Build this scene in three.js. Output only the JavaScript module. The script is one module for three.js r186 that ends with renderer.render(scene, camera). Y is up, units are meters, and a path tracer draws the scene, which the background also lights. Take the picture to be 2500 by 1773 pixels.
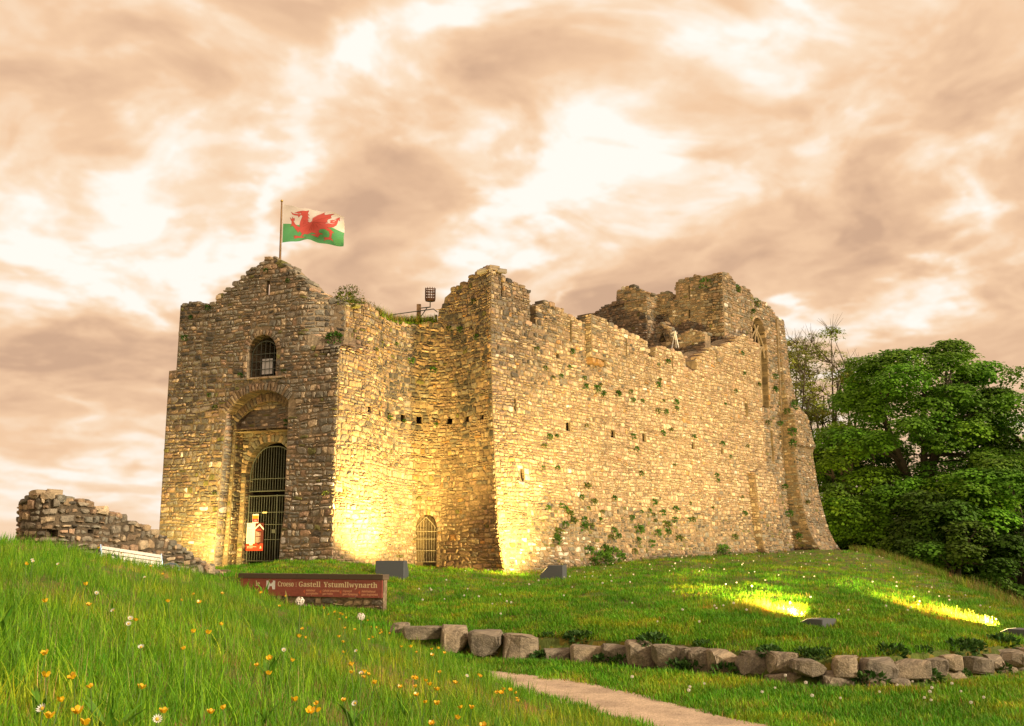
import * as THREE from 'three';
import { mergeGeometries } from 'three/addons/utils/BufferGeometryUtils.js';
import { Brush, Evaluator, SUBTRACTION } from 'three-bvh-csg';

// ───────── camera, sky, sun, exposure ─────────
const scene = new THREE.Scene();
const EYE = 2.2;
const camera = new THREE.PerspectiveCamera(39.05, 1024 / 726, 0.05, 900);
camera.position.set(0, EYE, 0);
camera.rotation.x = THREE.MathUtils.degToRad(10.6);
const renderer = new THREE.WebGLRenderer();
renderer.toneMapping = THREE.LinearToneMapping;
renderer.toneMappingExposure = 1.45;
renderer.shadowMap.enabled = true;

function rng(seed) { let s = seed | 0; return () => { s = (s + 0x6d2b79f5) | 0; let t = Math.imul(s ^ (s >>> 15), 1 | s); t = (t + Math.imul(t ^ (t >>> 7), 61 | t)) ^ t; return ((t ^ (t >>> 14)) >>> 0) / 4294967296; }; }
const hash = (x, y, s = 0) => { let h = (x * 374761393 + y * 668265263 + s * 974711) | 0; h = Math.imul(h ^ (h >>> 13), 1274126177); return ((h ^ (h >>> 16)) >>> 0) / 4294967296; };
const sm = (a, b, x) => { const t = Math.min(1, Math.max(0, (x - a) / (b - a))); return t * t * (3 - 2 * t); };
const lerp = (a, b, t) => a + (b - a) * t, clamp = (x, a, b) => Math.min(b, Math.max(a, x));
function vn(x, y, s = 0) { const i = Math.floor(x), j = Math.floor(y); let f = x - i, g = y - j; f = f * f * (3 - 2 * f); g = g * g * (3 - 2 * g); return lerp(lerp(hash(i, j, s), hash(i + 1, j, s), f), lerp(hash(i, j + 1, s), hash(i + 1, j + 1, s), f), g); }
function fbm(x, y, o = 4, s = 0) { let a = 0.5, r = 0, n = 0; for (let k = 0; k < o; k++) { r += a * vn(x, y, s + k * 17); n += a; a *= 0.5; x = x * 2.03 + 5.1; y = y * 2.03 + 1.7; } return r / n; }
const table = (t, x) => { if (x <= t[0][0]) return t[0][1]; for (let i = 1; i < t.length; i++) if (x <= t[i][0]) { const a = t[i - 1], b = t[i]; return lerp(a[1], b[1], (x - a[0]) / (b[0] - a[0] || 1)); } return t[t.length - 1][1]; };

{ // broken evening cloud, peach where it is thick and almost white where it is thin, all round
  const W = 4096, H = 2048, data = new Float32Array(W * H * 4);
  // large cloud masses: azimuth, elevation (degrees), half widths, slant, strength (+ thin and bright, - thick)
  const masses = [[-2.5, 16.8, 2.6, 2.0, 0.3, 0.7], [-0.5, 19.5, 2.2, 1.6, 0.2, 0.4], [-14.2, 19.8, 1.0, 3.6, -0.5, 0.5], [-15.5, 15.8, 2.2, 1.3, 0.3, 0.5], [-20.5, 18, 2.6, 3.4, -0.6, 0.45], [-25, 15.5, 3.4, 1.8, -0.2, 0.4], [-19, 13, 3.4, 1.0, -0.3, 0.34], [7, 24.5, 6, 3.6, 0.1, 0.5], [15, 27, 5, 2.5, 0.1, 0.35], [-4.5, 28.5, 3, 1.2, 0.2, 0.5], [-9.5, 27.5, 1.6, 1.6, 0.6, 0.4], [3, 20.5, 3, 1.4, 0.3, 0.4], [14.5, 12.6, 2.6, 0.5, 0.16, 0.6], [22, 13.6, 4.5, 1.2, 0.2, 0.6], [21, 9.6, 3.2, 0.5, 0.12, 0.5], [26, 18.5, 1.6, 2.2, 0.7, 0.4], [2.6, 13.2, 0.6, 1.8, 0.9, 0.5], [14.6, 6.6, 2, 1.8, 0, 0.55], [-24, 3.5, 8, 3, 0, 0.26], [-16, 3, 5, 3, 0, 0.24], [26, 5.2, 3, 0.8, 0.1, 0.4],
    [-9.6, 19, 2.2, 5, -0.55, -0.4], [-11, 13.5, 4, 2.2, 0.2, -0.4], [-3, 24.6, 5, 1.5, 0.35, -0.36], [7, 15.2, 7, 2.0, 0.1, -0.42], [20.5, 18, 2.6, 4.2, -0.5, -0.55], [13, 18, 3, 1.5, 0.2, -0.25], [-25, 10.3, 6, 2.0, -0.1, -0.55], [-17, 10, 4, 1.4, -0.2, -0.3], [-25, 21.5, 4, 1.8, -0.3, -0.3], [-21, 26, 5, 1.6, -0.3, -0.25], [24, 7.3, 4.5, 0.7, 0.05, -0.45], [19, 10.9, 5, 0.7, 0.15, -0.34], [-1, 10, 8, 1.6, 0.05, -0.3], [26, 25, 4, 3, 0.4, -0.25]];
  const stops = [[-0.25, [0.448, 0.285, 0.188]], [0.05, [0.538, 0.347, 0.222]], [0.4, [0.632, 0.423, 0.269]], [0.66, [0.677, 0.516, 0.372]], [0.84, [0.704, 0.605, 0.507]], [1, [0.731, 0.677, 0.619]]];
  for (let r = 0; r < H; r++) {
    const el = ((r + 0.5) / H - 0.5) * Math.PI, y = Math.sin(el), c = Math.cos(el), eld = el * 180 / Math.PI;
    for (let q = 0; q < W; q++) {
      const ro = ((q + 0.5) / W - 0.5) * 2 * Math.PI, x = Math.cos(ro) * c, z = Math.sin(ro) * c;
      if ((r & 1 || q & 1) && !(Math.abs(ro + Math.PI / 2) < 0.7 && eld > -2 && eld < 42)) { const o = (r * W + q) * 4, i = ((r & ~1) * W + (q & ~1)) * 4; for (let m = 0; m < 4; m++) data[o + m] = data[i + m]; continue; } // coarser texels out of view, the same clouds
      let b = 0.5;
      if (y > -0.02) {
        const k = 1 / (Math.max(y, 0) + 0.16), px = x * k * 2.2, pz = z * k * 2.2;
        const wx = fbm(px * 0.9 + 7, pz * 0.9, 3, 3) - 0.5, wz = fbm(px * 0.9, pz * 0.9 + 9, 3, 5) - 0.5;
        const q1 = fbm(px * 1.1 + wx * 2.4 + 3, pz * 1.1 + wz * 2.4, 4, 9), q2 = fbm(px * 3.2 + wx * 4 + 1, pz * 3.2 + wz * 4, 5, 21), q3 = fbm(px * 9 + wx * 7, pz * 9 + wz * 7, 5, 33), q4 = fbm(px * 26 + wx * 9, pz * 26 + wz * 9, 4, 39);
        b = 0.43 + (sm(0.34, 0.66, q1) - 0.5) * 0.42 + ((sm(0.34, 0.66, q2) - 0.5) * 0.30 + (sm(0.32, 0.68, q3) - 0.5) * 0.15 + (q4 - 0.5) * 0.12) * (0.45 + 0.55 * sm(0.08, 0.25, y));
        let az = Math.atan2(x, -z) * 180 / Math.PI;
        const wax = az + wx * 5 + (fbm(px * 5, pz * 5, 5, 41) - 0.5) * 5.5, wel = eld + wz * 3 + (fbm(px * 5, pz * 5, 5, 47) - 0.5) * 3.6;
        if (Math.abs(az) < 50) for (const [a, e, ra, re, sl, s] of masses) { const da = wax - a, de = wel - e - sl * da; b += s * Math.exp(-(da * da) / (ra * ra) - (de * de) / (re * re)); }
        
        b = lerp(0.66, b, sm(-0.02, 0.07, y));
      }
      b = clamp(b, -0.25, 1);
      let i = 1; while (i < stops.length - 1 && b > stops[i][0]) i++;
      const t = clamp((b - stops[i - 1][0]) / (stops[i][0] - stops[i - 1][0]), 0, 1), o = (r * W + q) * 4;
      for (let m = 0; m < 3; m++) data[o + m] = lerp(stops[i - 1][1][m], stops[i][1][m], t);
      data[o + 3] = 1;
    }
  }
  const t = new THREE.DataTexture(data, W, H, THREE.RGBAFormat, THREE.FloatType);
  t.mapping = THREE.EquirectangularReflectionMapping; t.magFilter = t.minFilter = THREE.LinearFilter; t.wrapS = THREE.RepeatWrapping; t.needsUpdate = true;
  scene.background = t; scene.environment = t;
}
const sun = new THREE.DirectionalLight(new THREE.Color().setRGB(1, 0.82, 0.58), 3.0);
sun.position.set(66, 36, -6); sun.target.position.set(2, 4, -42);
sun.castShadow = true; sun.shadow.radius = 14; sun.shadow.mapSize.set(4096, 4096);
Object.assign(sun.shadow.camera, { left: -60, right: 60, top: 50, bottom: -50, near: 1, far: 220 });
scene.add(sun, sun.target);

// ───────── naming helpers ─────────
const used = {};
function numbered(n) { const k = used[n] = (used[n] ?? -1) + 1; return k ? n + '_' + String(k).padStart(3, '0') : n; }
function shade(o) { o.traverse((m) => { if (m.isMesh) { m.castShadow = true; m.receiveShadow = true; } }); }
function tag(o, label, category, group, kind) { if (label) o.userData.label = label; if (category) o.userData.category = category; if (group) o.userData.group = group; if (kind) o.userData.kind = kind; return o; }
function thing(name, label, category, [x, y, z] = [0, 0, 0], group) { const g = new THREE.Group(); g.name = numbered(name); g.position.set(x, y, z); scene.add(g); return tag(g, label, category, group); }
function part(name, geo, mat, parent) { const m = new THREE.Mesh(geo, mat); m.name = name; parent.add(m); return m; }
/** a part whose geometry is given in world coordinates */
function wpart(name, geo, mat, root, parent = root) { geo.translate(-root.position.x, -root.position.y, -root.position.z); return part(name, geo, mat, parent); }
function structure(name, geo, mat) { const m = new THREE.Mesh(geo, mat); m.name = name; m.userData.kind = 'structure'; scene.add(m); return m; }

// ───────── materials ─────────
function tex(n, f, srgb, bytes = 3) {
  const d = new Uint8Array(n * n * 4);
  for (let y = 0; y < n; y++) for (let x = 0; x < n; x++) { const v = f(x / n, y / n), o = (y * n + x) * 4; d[o] = v[0]; d[o + 1] = v[1]; d[o + 2] = v[2]; d[o + 3] = 255; }
  const t = new THREE.DataTexture(d, n, n); t.wrapS = t.wrapT = THREE.RepeatWrapping; t.magFilter = THREE.LinearFilter; t.minFilter = THREE.LinearMipmapLinearFilter;
  if (srgb) t.colorSpace = THREE.SRGBColorSpace; t.needsUpdate = true; return t;
}
// tileable fbm
function tvn(x, y, p, s) { const w = (i) => ((i % p) + p) % p, i = Math.floor(x), j = Math.floor(y); let f = x - i, g = y - j; f = f * f * (3 - 2 * f); g = g * g * (3 - 2 * g); return lerp(lerp(hash(w(i), w(j), s), hash(w(i + 1), w(j), s), f), lerp(hash(w(i), w(j + 1), s), hash(w(i + 1), w(j + 1), s), f), g); }
function tfbm(x, y, p, o, s = 0) { let a = 0.5, r = 0, n = 0; for (let k = 0; k < o; k++) { r += a * tvn(x * p, y * p, p, s + k * 13); n += a; a *= 0.55; p *= 2; } return r / n; }
const grain = tex(512, (x, y) => { const a = tfbm(x, y, 6, 6, 1), b = tfbm(x, y, 40, 3, 7), l = tfbm(x, y, 12, 4, 90); let v = 150 + a * 130 + (b - 0.5) * 90; const li = l > 0.66 ? (l - 0.66) * 300 : 0; v = clamp(v + li, 70, 255); return [v, clamp(v * (0.985 - 0.03 * a), 0, 255), clamp(v * (0.97 - 0.07 * a), 0, 255)]; }, true);
const grainH = tex(512, (x, y) => { const v = 255 * clamp(tfbm(x, y, 10, 6, 31) * 0.7 + tfbm(x, y, 60, 2, 5) * 0.3, 0, 1); return [v, v, v]; });
const std = (o) => new THREE.MeshStandardMaterial({ roughness: 0.9, metalness: 0, ...o });
const lin = (r, g, b) => new THREE.Color().setRGB(r, g, b);
const M = {
  stone: std({ vertexColors: true, map: grain, bumpMap: grainH, bumpScale: 0.02, roughness: 0.95 }),
  mortar: std({ color: lin(0.33, 0.26, 0.17), map: grain, bumpMap: grainH, bumpScale: 0.03, roughness: 1 }),
  mortarPale: std({ color: lin(0.40, 0.33, 0.225), map: grain, bumpMap: grainH, bumpScale: 0.03, roughness: 1 }),
  mortarDark: std({ color: lin(0.31, 0.245, 0.16), map: grain, bumpMap: grainH, bumpScale: 0.04, roughness: 1 }),
  rubble: std({ color: lin(0.16, 0.13, 0.09), map: grain, bumpMap: grainH, bumpScale: 0.05, roughness: 1 }),
  iron: std({ color: lin(0.11, 0.125, 0.105), roughness: 0.6, metalness: 0.2 }),
  ironPale: std({ color: lin(0.30, 0.25, 0.17), roughness: 0.5, metalness: 0.3 }),
  rust: std({ color: lin(0.07, 0.028, 0.014), roughness: 0.8, metalness: 0.4 }),
  steel: std({ color: lin(0.45, 0.45, 0.46), roughness: 0.4, metalness: 0.7 }),
  wood: std({ color: lin(0.38, 0.24, 0.12), map: grain, roughness: 0.85 }),
  greyWood: std({ color: lin(0.22, 0.19, 0.16), map: grain, roughness: 0.9 }),
  box: std({ color: lin(0.085, 0.095, 0.105), roughness: 0.6, bumpMap: grainH, bumpScale: 0.002 }),
  boxSide: std({ color: lin(0.085, 0.095, 0.105), roughness: 0.6 }),
  paper: std({ color: lin(0.62, 0.62, 0.62), roughness: 0.7 }),
  coping: std({ color: lin(0.20, 0.15, 0.105), map: grain, bumpMap: grainH, bumpScale: 0.01 }),
  benchSlat: std({ color: lin(0.78, 0.75, 0.68), roughness: 0.6 }),
  benchIron: std({ color: lin(0.16, 0.22, 0.32), roughness: 0.4, metalness: 0.5 }),
  bark: std({ color: lin(0.09, 0.072, 0.05), bumpMap: grainH, bumpScale: 0.03, roughness: 1 }),
};

// ───────── geometry helpers ─────────
class Buf { // collects triangles in world coordinates, with colour and uv
  constructor() { this.p = []; this.c = []; this.t = []; }
  tri(a, b, c, col, ua, ub, uc) { this.p.push(...a, ...b, ...c); if (col) for (let i = 0; i < 3; i++) this.c.push(...col); this.t.push(...(ua || [0, 0]), ...(ub || [0, 0]), ...(uc || [0, 0])); }
  quad(a, b, c, d, col, ua, ub, uc, ud) { this.tri(a, b, c, col, ua, ub, uc); this.tri(a, c, d, col, ua, uc, ud); }
  geo(smooth) { const g = new THREE.BufferGeometry(); g.setAttribute('position', new THREE.Float32BufferAttribute(this.p, 3)); if (this.c.length) g.setAttribute('color', new THREE.Float32BufferAttribute(this.c, 3)); g.setAttribute('uv', new THREE.Float32BufferAttribute(this.t, 2)); g.computeVertexNormals(); return g; }
}
function bar(a, b, r, seg = 6, r2 = r) { // a round bar between two points
  const A = new THREE.Vector3(...a), B = new THREE.Vector3(...b), g = new THREE.CylinderGeometry(r2, r, A.distanceTo(B), seg, 1);
  g.applyQuaternion(new THREE.Quaternion().setFromUnitVectors(new THREE.Vector3(0, 1, 0), B.clone().sub(A).normalize())); g.translate((a[0] + b[0]) / 2, (a[1] + b[1]) / 2, (a[2] + b[2]) / 2); return g;
}
function boxAt(x, y, z, w, h, d, ry = 0) { const g = new THREE.BoxGeometry(w, h, d); g.rotateY(ry); g.translate(x, y, z); return g; }
/** tapered tube through points [x,y,z,r] */
function limb(pts, seg = 6) {
  const b = new Buf(), rings = pts.map((p, i) => {
    const q = pts[Math.min(i + 1, pts.length - 1)], o = pts[Math.max(i - 1, 0)], d = new THREE.Vector3(q[0] - o[0], q[1] - o[1], q[2] - o[2]).normalize();
    const s = Math.abs(d.y) < 0.9 ? new THREE.Vector3(0, 1, 0) : new THREE.Vector3(1, 0, 0), e = s.clone().cross(d).normalize(), f = d.clone().cross(e);
    return Array.from({ length: seg }, (_, k) => { const t = k / seg * 2 * Math.PI; return [0, 1, 2].map((m) => p[m] + p[3] * (Math.cos(t) * e.getComponent(m) + Math.sin(t) * f.getComponent(m))); });
  });
  for (let i = 0; i + 1 < rings.length; i++) for (let k = 0; k < seg; k++) { const n = (k + 1) % seg; b.quad(rings[i][k], rings[i][n], rings[i + 1][n], rings[i + 1][k], null, [k / seg, i], [(k + 1) / seg, i], [(k + 1) / seg, i + 1], [k / seg, i + 1]); }
  return b.geo();
}
// ───────── masonry: walls as maps (along u, height v, outward w) -> world ─────────
const flat = (ox, oz, dx, dz, batter = () => 0) => { const nx = -dz, nz = dx; return (u, v, w = 0) => { const k = w + batter(v, u); return [ox + dx * u + nx * k, v, oz + dz * u + nz * k]; }; };
// the near corner of the gatehouse has lost its face above 9.7 m: it is rounded off there
const AX = -6.2, AZ = -36;
function erode(p) { const d = Math.hypot(p[0] - AX, p[2] - AZ), k = sm(9.55, 9.85, p[1] + 0.25 * (vn(p[0] * 3, p[2] * 3, 2) - 0.5)) * (1 - sm(0.0, 1.7, d)); return k ? [p[0] + 0.05 * k, p[1], p[2] - 0.75 * k] : p; }
/** solid wall core: closed sheet with a ragged top, openings cut out of it */
function core(P, us, v0, top, th, cuts = [], nv = 14) {
  const b = new Buf(), cols = us.map((u) => { const T = top(u); return Array.from({ length: nv + 1 }, (_, j) => v0 + (T - v0) * j / nv); });
  const F = (i, j, w) => P(us[i], cols[i][j], w), uv = (i, j) => [us[i] / 2, cols[i][j] / 2];
  for (let i = 0; i + 1 < us.length; i++) {
    for (let j = 0; j < nv; j++) {
      b.quad(F(i, j, 0), F(i + 1, j, 0), F(i + 1, j + 1, 0), F(i, j + 1, 0), null, uv(i, j), uv(i + 1, j), uv(i + 1, j + 1), uv(i, j + 1));
      b.quad(F(i + 1, j, -th), F(i, j, -th), F(i, j + 1, -th), F(i + 1, j + 1, -th), null, uv(i + 1, j), uv(i, j), uv(i, j + 1), uv(i + 1, j + 1));
    }
    b.quad(F(i, nv, 0), F(i + 1, nv, 0), F(i + 1, nv, -th), F(i, nv, -th), null, [us[i] / 2, 0], [us[i + 1] / 2, 0], [us[i + 1] / 2, th / 2], [us[i] / 2, th / 2]);
    b.quad(F(i, 0, -th), F(i + 1, 0, -th), F(i + 1, 0, 0), F(i, 0, 0));
  }
  const e = us.length - 1;
  for (let j = 0; j < nv; j++) {
    b.quad(F(0, j, -th), F(0, j, 0), F(0, j + 1, 0), F(0, j + 1, -th), null, [0, cols[0][j] / 2], [th / 2, cols[0][j] / 2], [th / 2, cols[0][j + 1] / 2], [0, cols[0][j + 1] / 2]);
    b.quad(F(e, j, 0), F(e, j, -th), F(e, j + 1, -th), F(e, j + 1, 0), null, [0, cols[e][j] / 2], [th / 2, cols[e][j] / 2], [th / 2, cols[e][j + 1] / 2], [0, cols[e][j + 1] / 2]);
  }
  let g = b.geo();
  if (cuts.length) {
    const ev = new Evaluator(); ev.attributes = ['position', 'normal', 'uv'];
    let A = new Brush(g); A.updateMatrixWorld();
    for (const c of cuts) { const B = new Brush(c); B.updateMatrixWorld(); A = ev.evaluate(A, B, SUBTRACTION); A.updateMatrixWorld(); }
    g = A.geometry; g.clearGroups?.();
    const q = new THREE.BufferGeometry(); const n = g.drawRange.count === Infinity ? undefined : g.drawRange.count; // keep only what the evaluator filled in
    const src = g.index ? g.toNonIndexed() : g; for (const k of ['position', 'normal', 'uv']) q.setAttribute(k, new THREE.Float32BufferAttribute(Array.from(src.attributes[k].array.slice(0, (n ?? src.attributes.position.count) * src.attributes[k].itemSize)), src.attributes[k].itemSize)); g = q;
  }
  return g;
}
/** what the evaluator filled in, as a plain geometry */
function filled(g) { const q = new THREE.BufferGeometry(), n = g.drawRange.count === Infinity ? 1e9 : g.drawRange.count, src = g.index ? g.toNonIndexed() : g, c = Math.min(src.attributes.position.count, n); for (const k of ['position', 'normal', 'uv']) { const a = src.attributes[k]; q.setAttribute(k, new THREE.Float32BufferAttribute(Array.from(a.array.slice(0, c * a.itemSize)), a.itemSize)); } return q; }
/** prism through a wall from an outline in (u, v) */
function prism(P, poly, w0, w1) {
  const b = new Buf(), pts = poly.map(([u, v]) => new THREE.Vector2(u, v)); if (THREE.ShapeUtils.area(pts) < 0) { pts.reverse(); }
  for (const [i, j, k] of THREE.ShapeUtils.triangulateShape(pts, [])) {
    const q = (n, w) => P(pts[n].x, pts[n].y, w);
    b.tri(q(i, w0), q(j, w0), q(k, w0)); b.tri(q(k, w1), q(j, w1), q(i, w1));
  }
  for (let i = 0; i < pts.length; i++) { const a = pts[i], c = pts[(i + 1) % pts.length]; b.quad(P(a.x, a.y, w1), P(c.x, c.y, w1), P(c.x, c.y, w0), P(a.x, a.y, w0), null, [0, a.y / 2], [0.3, c.y / 2], [0.3, c.y / 2], [0, a.y / 2]); }
  return b.geo();
}
const rect = (u, v, w, h) => [[u - w / 2, v - h / 2], [u + w / 2, v - h / 2], [u + w / 2, v + h / 2], [u - w / 2, v + h / 2]];
/** blocked span of an outline at height v */
function spanOf(poly, v, pad = 0) { let a = 1e9, c = -1e9; for (let i = 0; i < poly.length; i++) { const p = poly[i], q = poly[(i + 1) % poly.length]; if ((p[1] - v) * (q[1] - v) <= 0 && p[1] !== q[1]) { const u = lerp(p[0], q[0], (v - p[1]) / (q[1] - p[1])); a = Math.min(a, u); c = Math.max(c, u); } } return a < c ? [a - pad, c + pad] : null; }

const TONES = { tan: [0.44, 0.335, 0.215], pink: [0.44, 0.315, 0.22], cream: [0.56, 0.465, 0.325], brown: [0.30, 0.225, 0.15], grey: [0.29, 0.265, 0.215], dark: [0.13, 0.12, 0.10], black: [0.075, 0.075, 0.065], white: [0.75, 0.72, 0.66], moss: [0.19, 0.19, 0.065], orange: [0.48, 0.29, 0.12], slate: [0.25, 0.245, 0.205] };
/** mix: list of [tone, weight] */
function pickTone(mix, r) { let s = 0; for (const [, w] of mix) s += w; let k = r * s; for (const [t, w] of mix) { k -= w; if (k <= 0) return TONES[t]; } return TONES.tan; }

/** one stone: outline of 8 points in (u, v), proud of the wall by d; back at wb */
function stone(P, o, d, R, col, wb = -0.06, bev = 0.014) {
  const b = new Buf(); let cu = 0, cv = 0; for (const q of o) { cu += q[0] / o.length; cv += q[1] / o.length; }
  const tu = (R() - 0.5) * 0.05, tv = (R() - 0.5) * 0.06, n = o.length, ox = R(), oy = R();
  const back = o.map(([u, v]) => P(u, v, wb)), rim = o.map(([u, v]) => P(u, v, d * 0.45 + (R() - 0.5) * 0.008));
  const face = o.map(([u, v]) => { const L = Math.hypot(cu - u, cv - v) || 1, k = bev * (0.7 + R() * 0.8) / L; return [u + (cu - u) * k, v + (cv - v) * k]; });
  const fr = face.map(([u, v]) => P(u, v, Math.max(d * 0.6, d + tu * (u - cu) / 0.3 + tv * (v - cv) / 0.2 + (R() - 0.5) * 0.012)));
  const mid = P(cu + (R() - 0.5) * 0.06, cv + (R() - 0.5) * 0.04, d + 0.004 + R() * 0.018);
  const T = ([u, v]) => [u / 1.3 + ox, v / 1.3 + oy], c = () => { const k = 0.93 + R() * 0.14; return [col[0] * k, col[1] * k, col[2] * k]; };
  for (let i = 0; i < n; i++) {
    const j = (i + 1) % n, k = c();
    b.quad(back[i], back[j], rim[j], rim[i], col, T(o[i]), T(o[j]), T(o[j]), T(o[i]));
    b.quad(rim[i], rim[j], fr[j], fr[i], k, T(o[i]), T(o[j]), T(face[j]), T(face[i]));
    b.tri(fr[i], fr[j], mid, k, T(face[i]), T(face[j]), T([cu, cv]));
  }
  return b;
}
/** coursed rubble over a wall. opts: v0, v1, uL(v), uR(v), top(u), blocks(v) -> [[a,b]..], rows [min,max], wide [min,max], mix(u,v,R) -> tone, proud */
function rubble(P, opts) {
  const { v0, v1, uL, uR, top, blocks = () => [], rows = [0.1, 0.24], wide = [0.15, 0.5], mix, proud = [0.015, 0.06], seed = 1, gap = 0.009, wave = 0.075, scaleAt } = opts;
  const R = rng(seed), out = [], seg = opts.seg ?? 1.7, n = Math.max(1, Math.round((uR(v0) - uL(v0)) / seg)), A0 = uL(v0), A1 = uR(v0);
  const bound = (k, v) => k <= 0 ? -1e9 : k >= n ? 1e9 : lerp(A0, A1, k / n) + (vn(v * 1.3, k * 3.7, seed + 3) - 0.5) * 1.5;
  const wav = (u, jj) => (vn(u * 0.55, jj * 0.37 + seed, seed) - 0.5) * 2 * wave + (vn(u * 2.1, jj * 0.9, seed + 5) - 0.5) * wave * 0.8;
  for (let sk0 = 0; sk0 < n; sk0++) { let v = v0 + (sk0 % 2 ? 0.05 : 0), j = sk0 * 100;
  while (v < v1) {
    const h = lerp(rows[0], rows[1], R() ** 1.4), vm = v + h / 2, spans = [];
    let a = Math.max(uL(vm) + 0.004, bound(sk0, vm)); const end = Math.min(uR(vm) - 0.004, bound(sk0 + 1, vm));
    for (const [p, q] of blocks(vm).filter(Boolean).sort((m, n) => m[0] - n[0])) { if (p > a) spans.push([a, Math.min(p, end)]); a = Math.max(a, q); }
    if (a < end) spans.push([a, end]);
    for (const [s, e] of spans) {
      let u = s;
      while (u < e - 0.02) {
        let w = lerp(wide[0], wide[1], R() ** 1.5) * (h > 0.21 ? 1.15 : 0.95); if (e - u - w < wide[0] * 0.6) w = e - u;
        const cm = u + w / 2, tp = top(cm);
        const add = (a0, a1, f0, f1) => {
          const lo = (x) => v + wav(x, j) + (h + wav(x, j + 1) - wav(x, j)) * f0, hi = (x) => v + wav(x, j) + (h + wav(x, j + 1) - wav(x, j)) * f1, J = (k) => (R() - 0.5) * k;
          const g = gap * (0.6 + R() * 1.1), l = a0 + g, r = a1 - g, m = (l + r) / 2, hh = (f1 - f0) * h, sk = J(0.05), sk2 = J(0.05);
          if (lo(m) + hh * 0.45 > tp || r - l < 0.03) return;
          const W = r - l, C = () => Math.min(0.1, R() * R() * 0.42 * W), D = () => Math.min(0.07, R() * R() * 0.42 * hh);
          const o = [[l + C(), lo(l) + g + D()], [m + J(0.3 * W), lo(m) + g + D() * 0.6], [r - C(), lo(r) + g + D()], [r - C() * 0.4, (lo(r) + hi(r)) / 2 + J(0.3 * hh)], [r - C(), hi(r) - g - D()], [m + J(0.3 * W), hi(m) - g - D() * 0.6], [l + C(), hi(l) - g - D()], [l + C() * 0.4, (lo(l) + hi(l)) / 2 + J(0.3 * hh)]];
          const col = mix(m, (lo(m) + hi(m)) / 2, R), k = 0.8 + R() * 0.42;
          const d = lerp(proud[0], proud[1], R());
          out.push({ b: stone(P, o, d, R, [col[0] * k, col[1] * k, col[2] * k]), size: (r - l) * hh * (scaleAt ? scaleAt(m) : 1), at: P(m, v + h / 2, d) });
        };
        if (h > 0.14 && w > 0.2 && R() < 0.3) { const f = 0.35 + R() * 0.3; add(u, u + w, 0, f); if (R() < 0.5) add(u, u + w, f, 1); else { const x = u + w * (0.35 + R() * 0.3); add(u, x, f, 1); add(x, u + w, f, 1); } } else add(u, u + w, 0, 1);
        u += w;
      }
    }
    v += h; j++;
  } }
  return out;
}
/** loose stones along a ragged wall top, in rows across its thickness */
function coping(P, us, top, R, mix, size = 0.3, th = 0.5) {
  const out = []; for (let back = 0; back < th - 0.05; back += 0.34) { let u = us[0];
  while (u < us[1]) {
    const w = size * (0.5 + R() * 0.9), h = 0.06 + R() * 0.14, t = Math.min(top(u + 0.02), top(u + w - 0.02)), t1 = top(u + w / 2), base = (Math.abs(t1 - t) > 0.25 ? t : t1 - 0.05) - (back ? 0.02 + R() * 0.05 : 0);
    const col = mix(u, base, R), k = 0.75 + R() * 0.45, o = [], dep = 0.3 + R() * 0.16;
    for (let i = 0; i < 8; i++) { const a = i / 8 * 2 * Math.PI + Math.PI / 8, c = Math.cos(a), s = Math.sin(a); o.push([u + w / 2 + Math.sign(c) * Math.abs(c) ** 0.6 * w * 0.48 * (0.85 + R() * 0.2), base - 0.02 + h / 2 + Math.sign(s) * Math.abs(s) ** 0.6 * h * 0.6 * (0.85 + R() * 0.25)]); }
    out.push({ b: stone((x, y, q) => P(x, y, q - back), o, 0.02 + R() * 0.05, R, [col[0] * k, col[1] * k, col[2] * k], -dep, 0.02), size: back ? 0 : w * h, at: P(u, base, 0) });
    u += w;
  } }
  return out;
}
/** wedge stones round an arch: intrados points from one springing to the other */
function voussoirs(P, arc, n, t, R, mix, w0 = 0.03, wb = -0.35) {
  const L = [0]; for (let i = 1; i < arc.length; i++) L.push(L[i - 1] + Math.hypot(arc[i][0] - arc[i - 1][0], arc[i][1] - arc[i - 1][1]));
  const at = (s) => { s *= L[L.length - 1]; let i = 1; while (i < L.length - 1 && s > L[i]) i++; const k = (s - L[i - 1]) / (L[i] - L[i - 1]), p = arc[i - 1], q = arc[i], d = Math.hypot(q[0] - p[0], q[1] - p[1]); return [lerp(p[0], q[0], k), lerp(p[1], q[1], k), -(q[1] - p[1]) / d, (q[0] - p[0]) / d]; };
  const out = [];
  for (let i = 0; i < n; i++) {
    const a = at((i + 0.06) / n), b = at((i + 0.94) / n), m = at((i + 0.5) / n), tt = t * (0.8 + R() * 0.4), f = (q, k) => [q[0] + q[2] * k, q[1] + q[3] * k];
    const o = [f(a, 0), f(m, 0.0), f(b, 0), f(b, tt * 0.5), f(b, tt), f(m, tt * (1 + R() * 0.1)), f(a, tt * (0.92 + R() * 0.1)), f(a, tt * 0.5)];
    const col = mix(a[0], a[1], R), k = 0.8 + R() * 0.4; out.push(stone(P, o, w0 + R() * 0.025, R, [col[0] * k, col[1] * k, col[2] * k], wb, 0.015));
  }
  return out;
}
/** cutters for a hole that widens behind its mouth, as an eroded socket or a splayed loop does */
function socket(P, poly, lip, depth, grow) { let cu = 0, cv = 0; for (const p of poly) { cu += p[0] / poly.length; cv += p[1] / poly.length; } return [prism(P, poly, 0.7, -lip - 0.01), prism(P, poly.map(([u, v]) => [u + Math.sign(u - cu) * grow, v + Math.sign(v - cv) * grow * 0.5]), -lip, -depth)]; }
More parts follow.
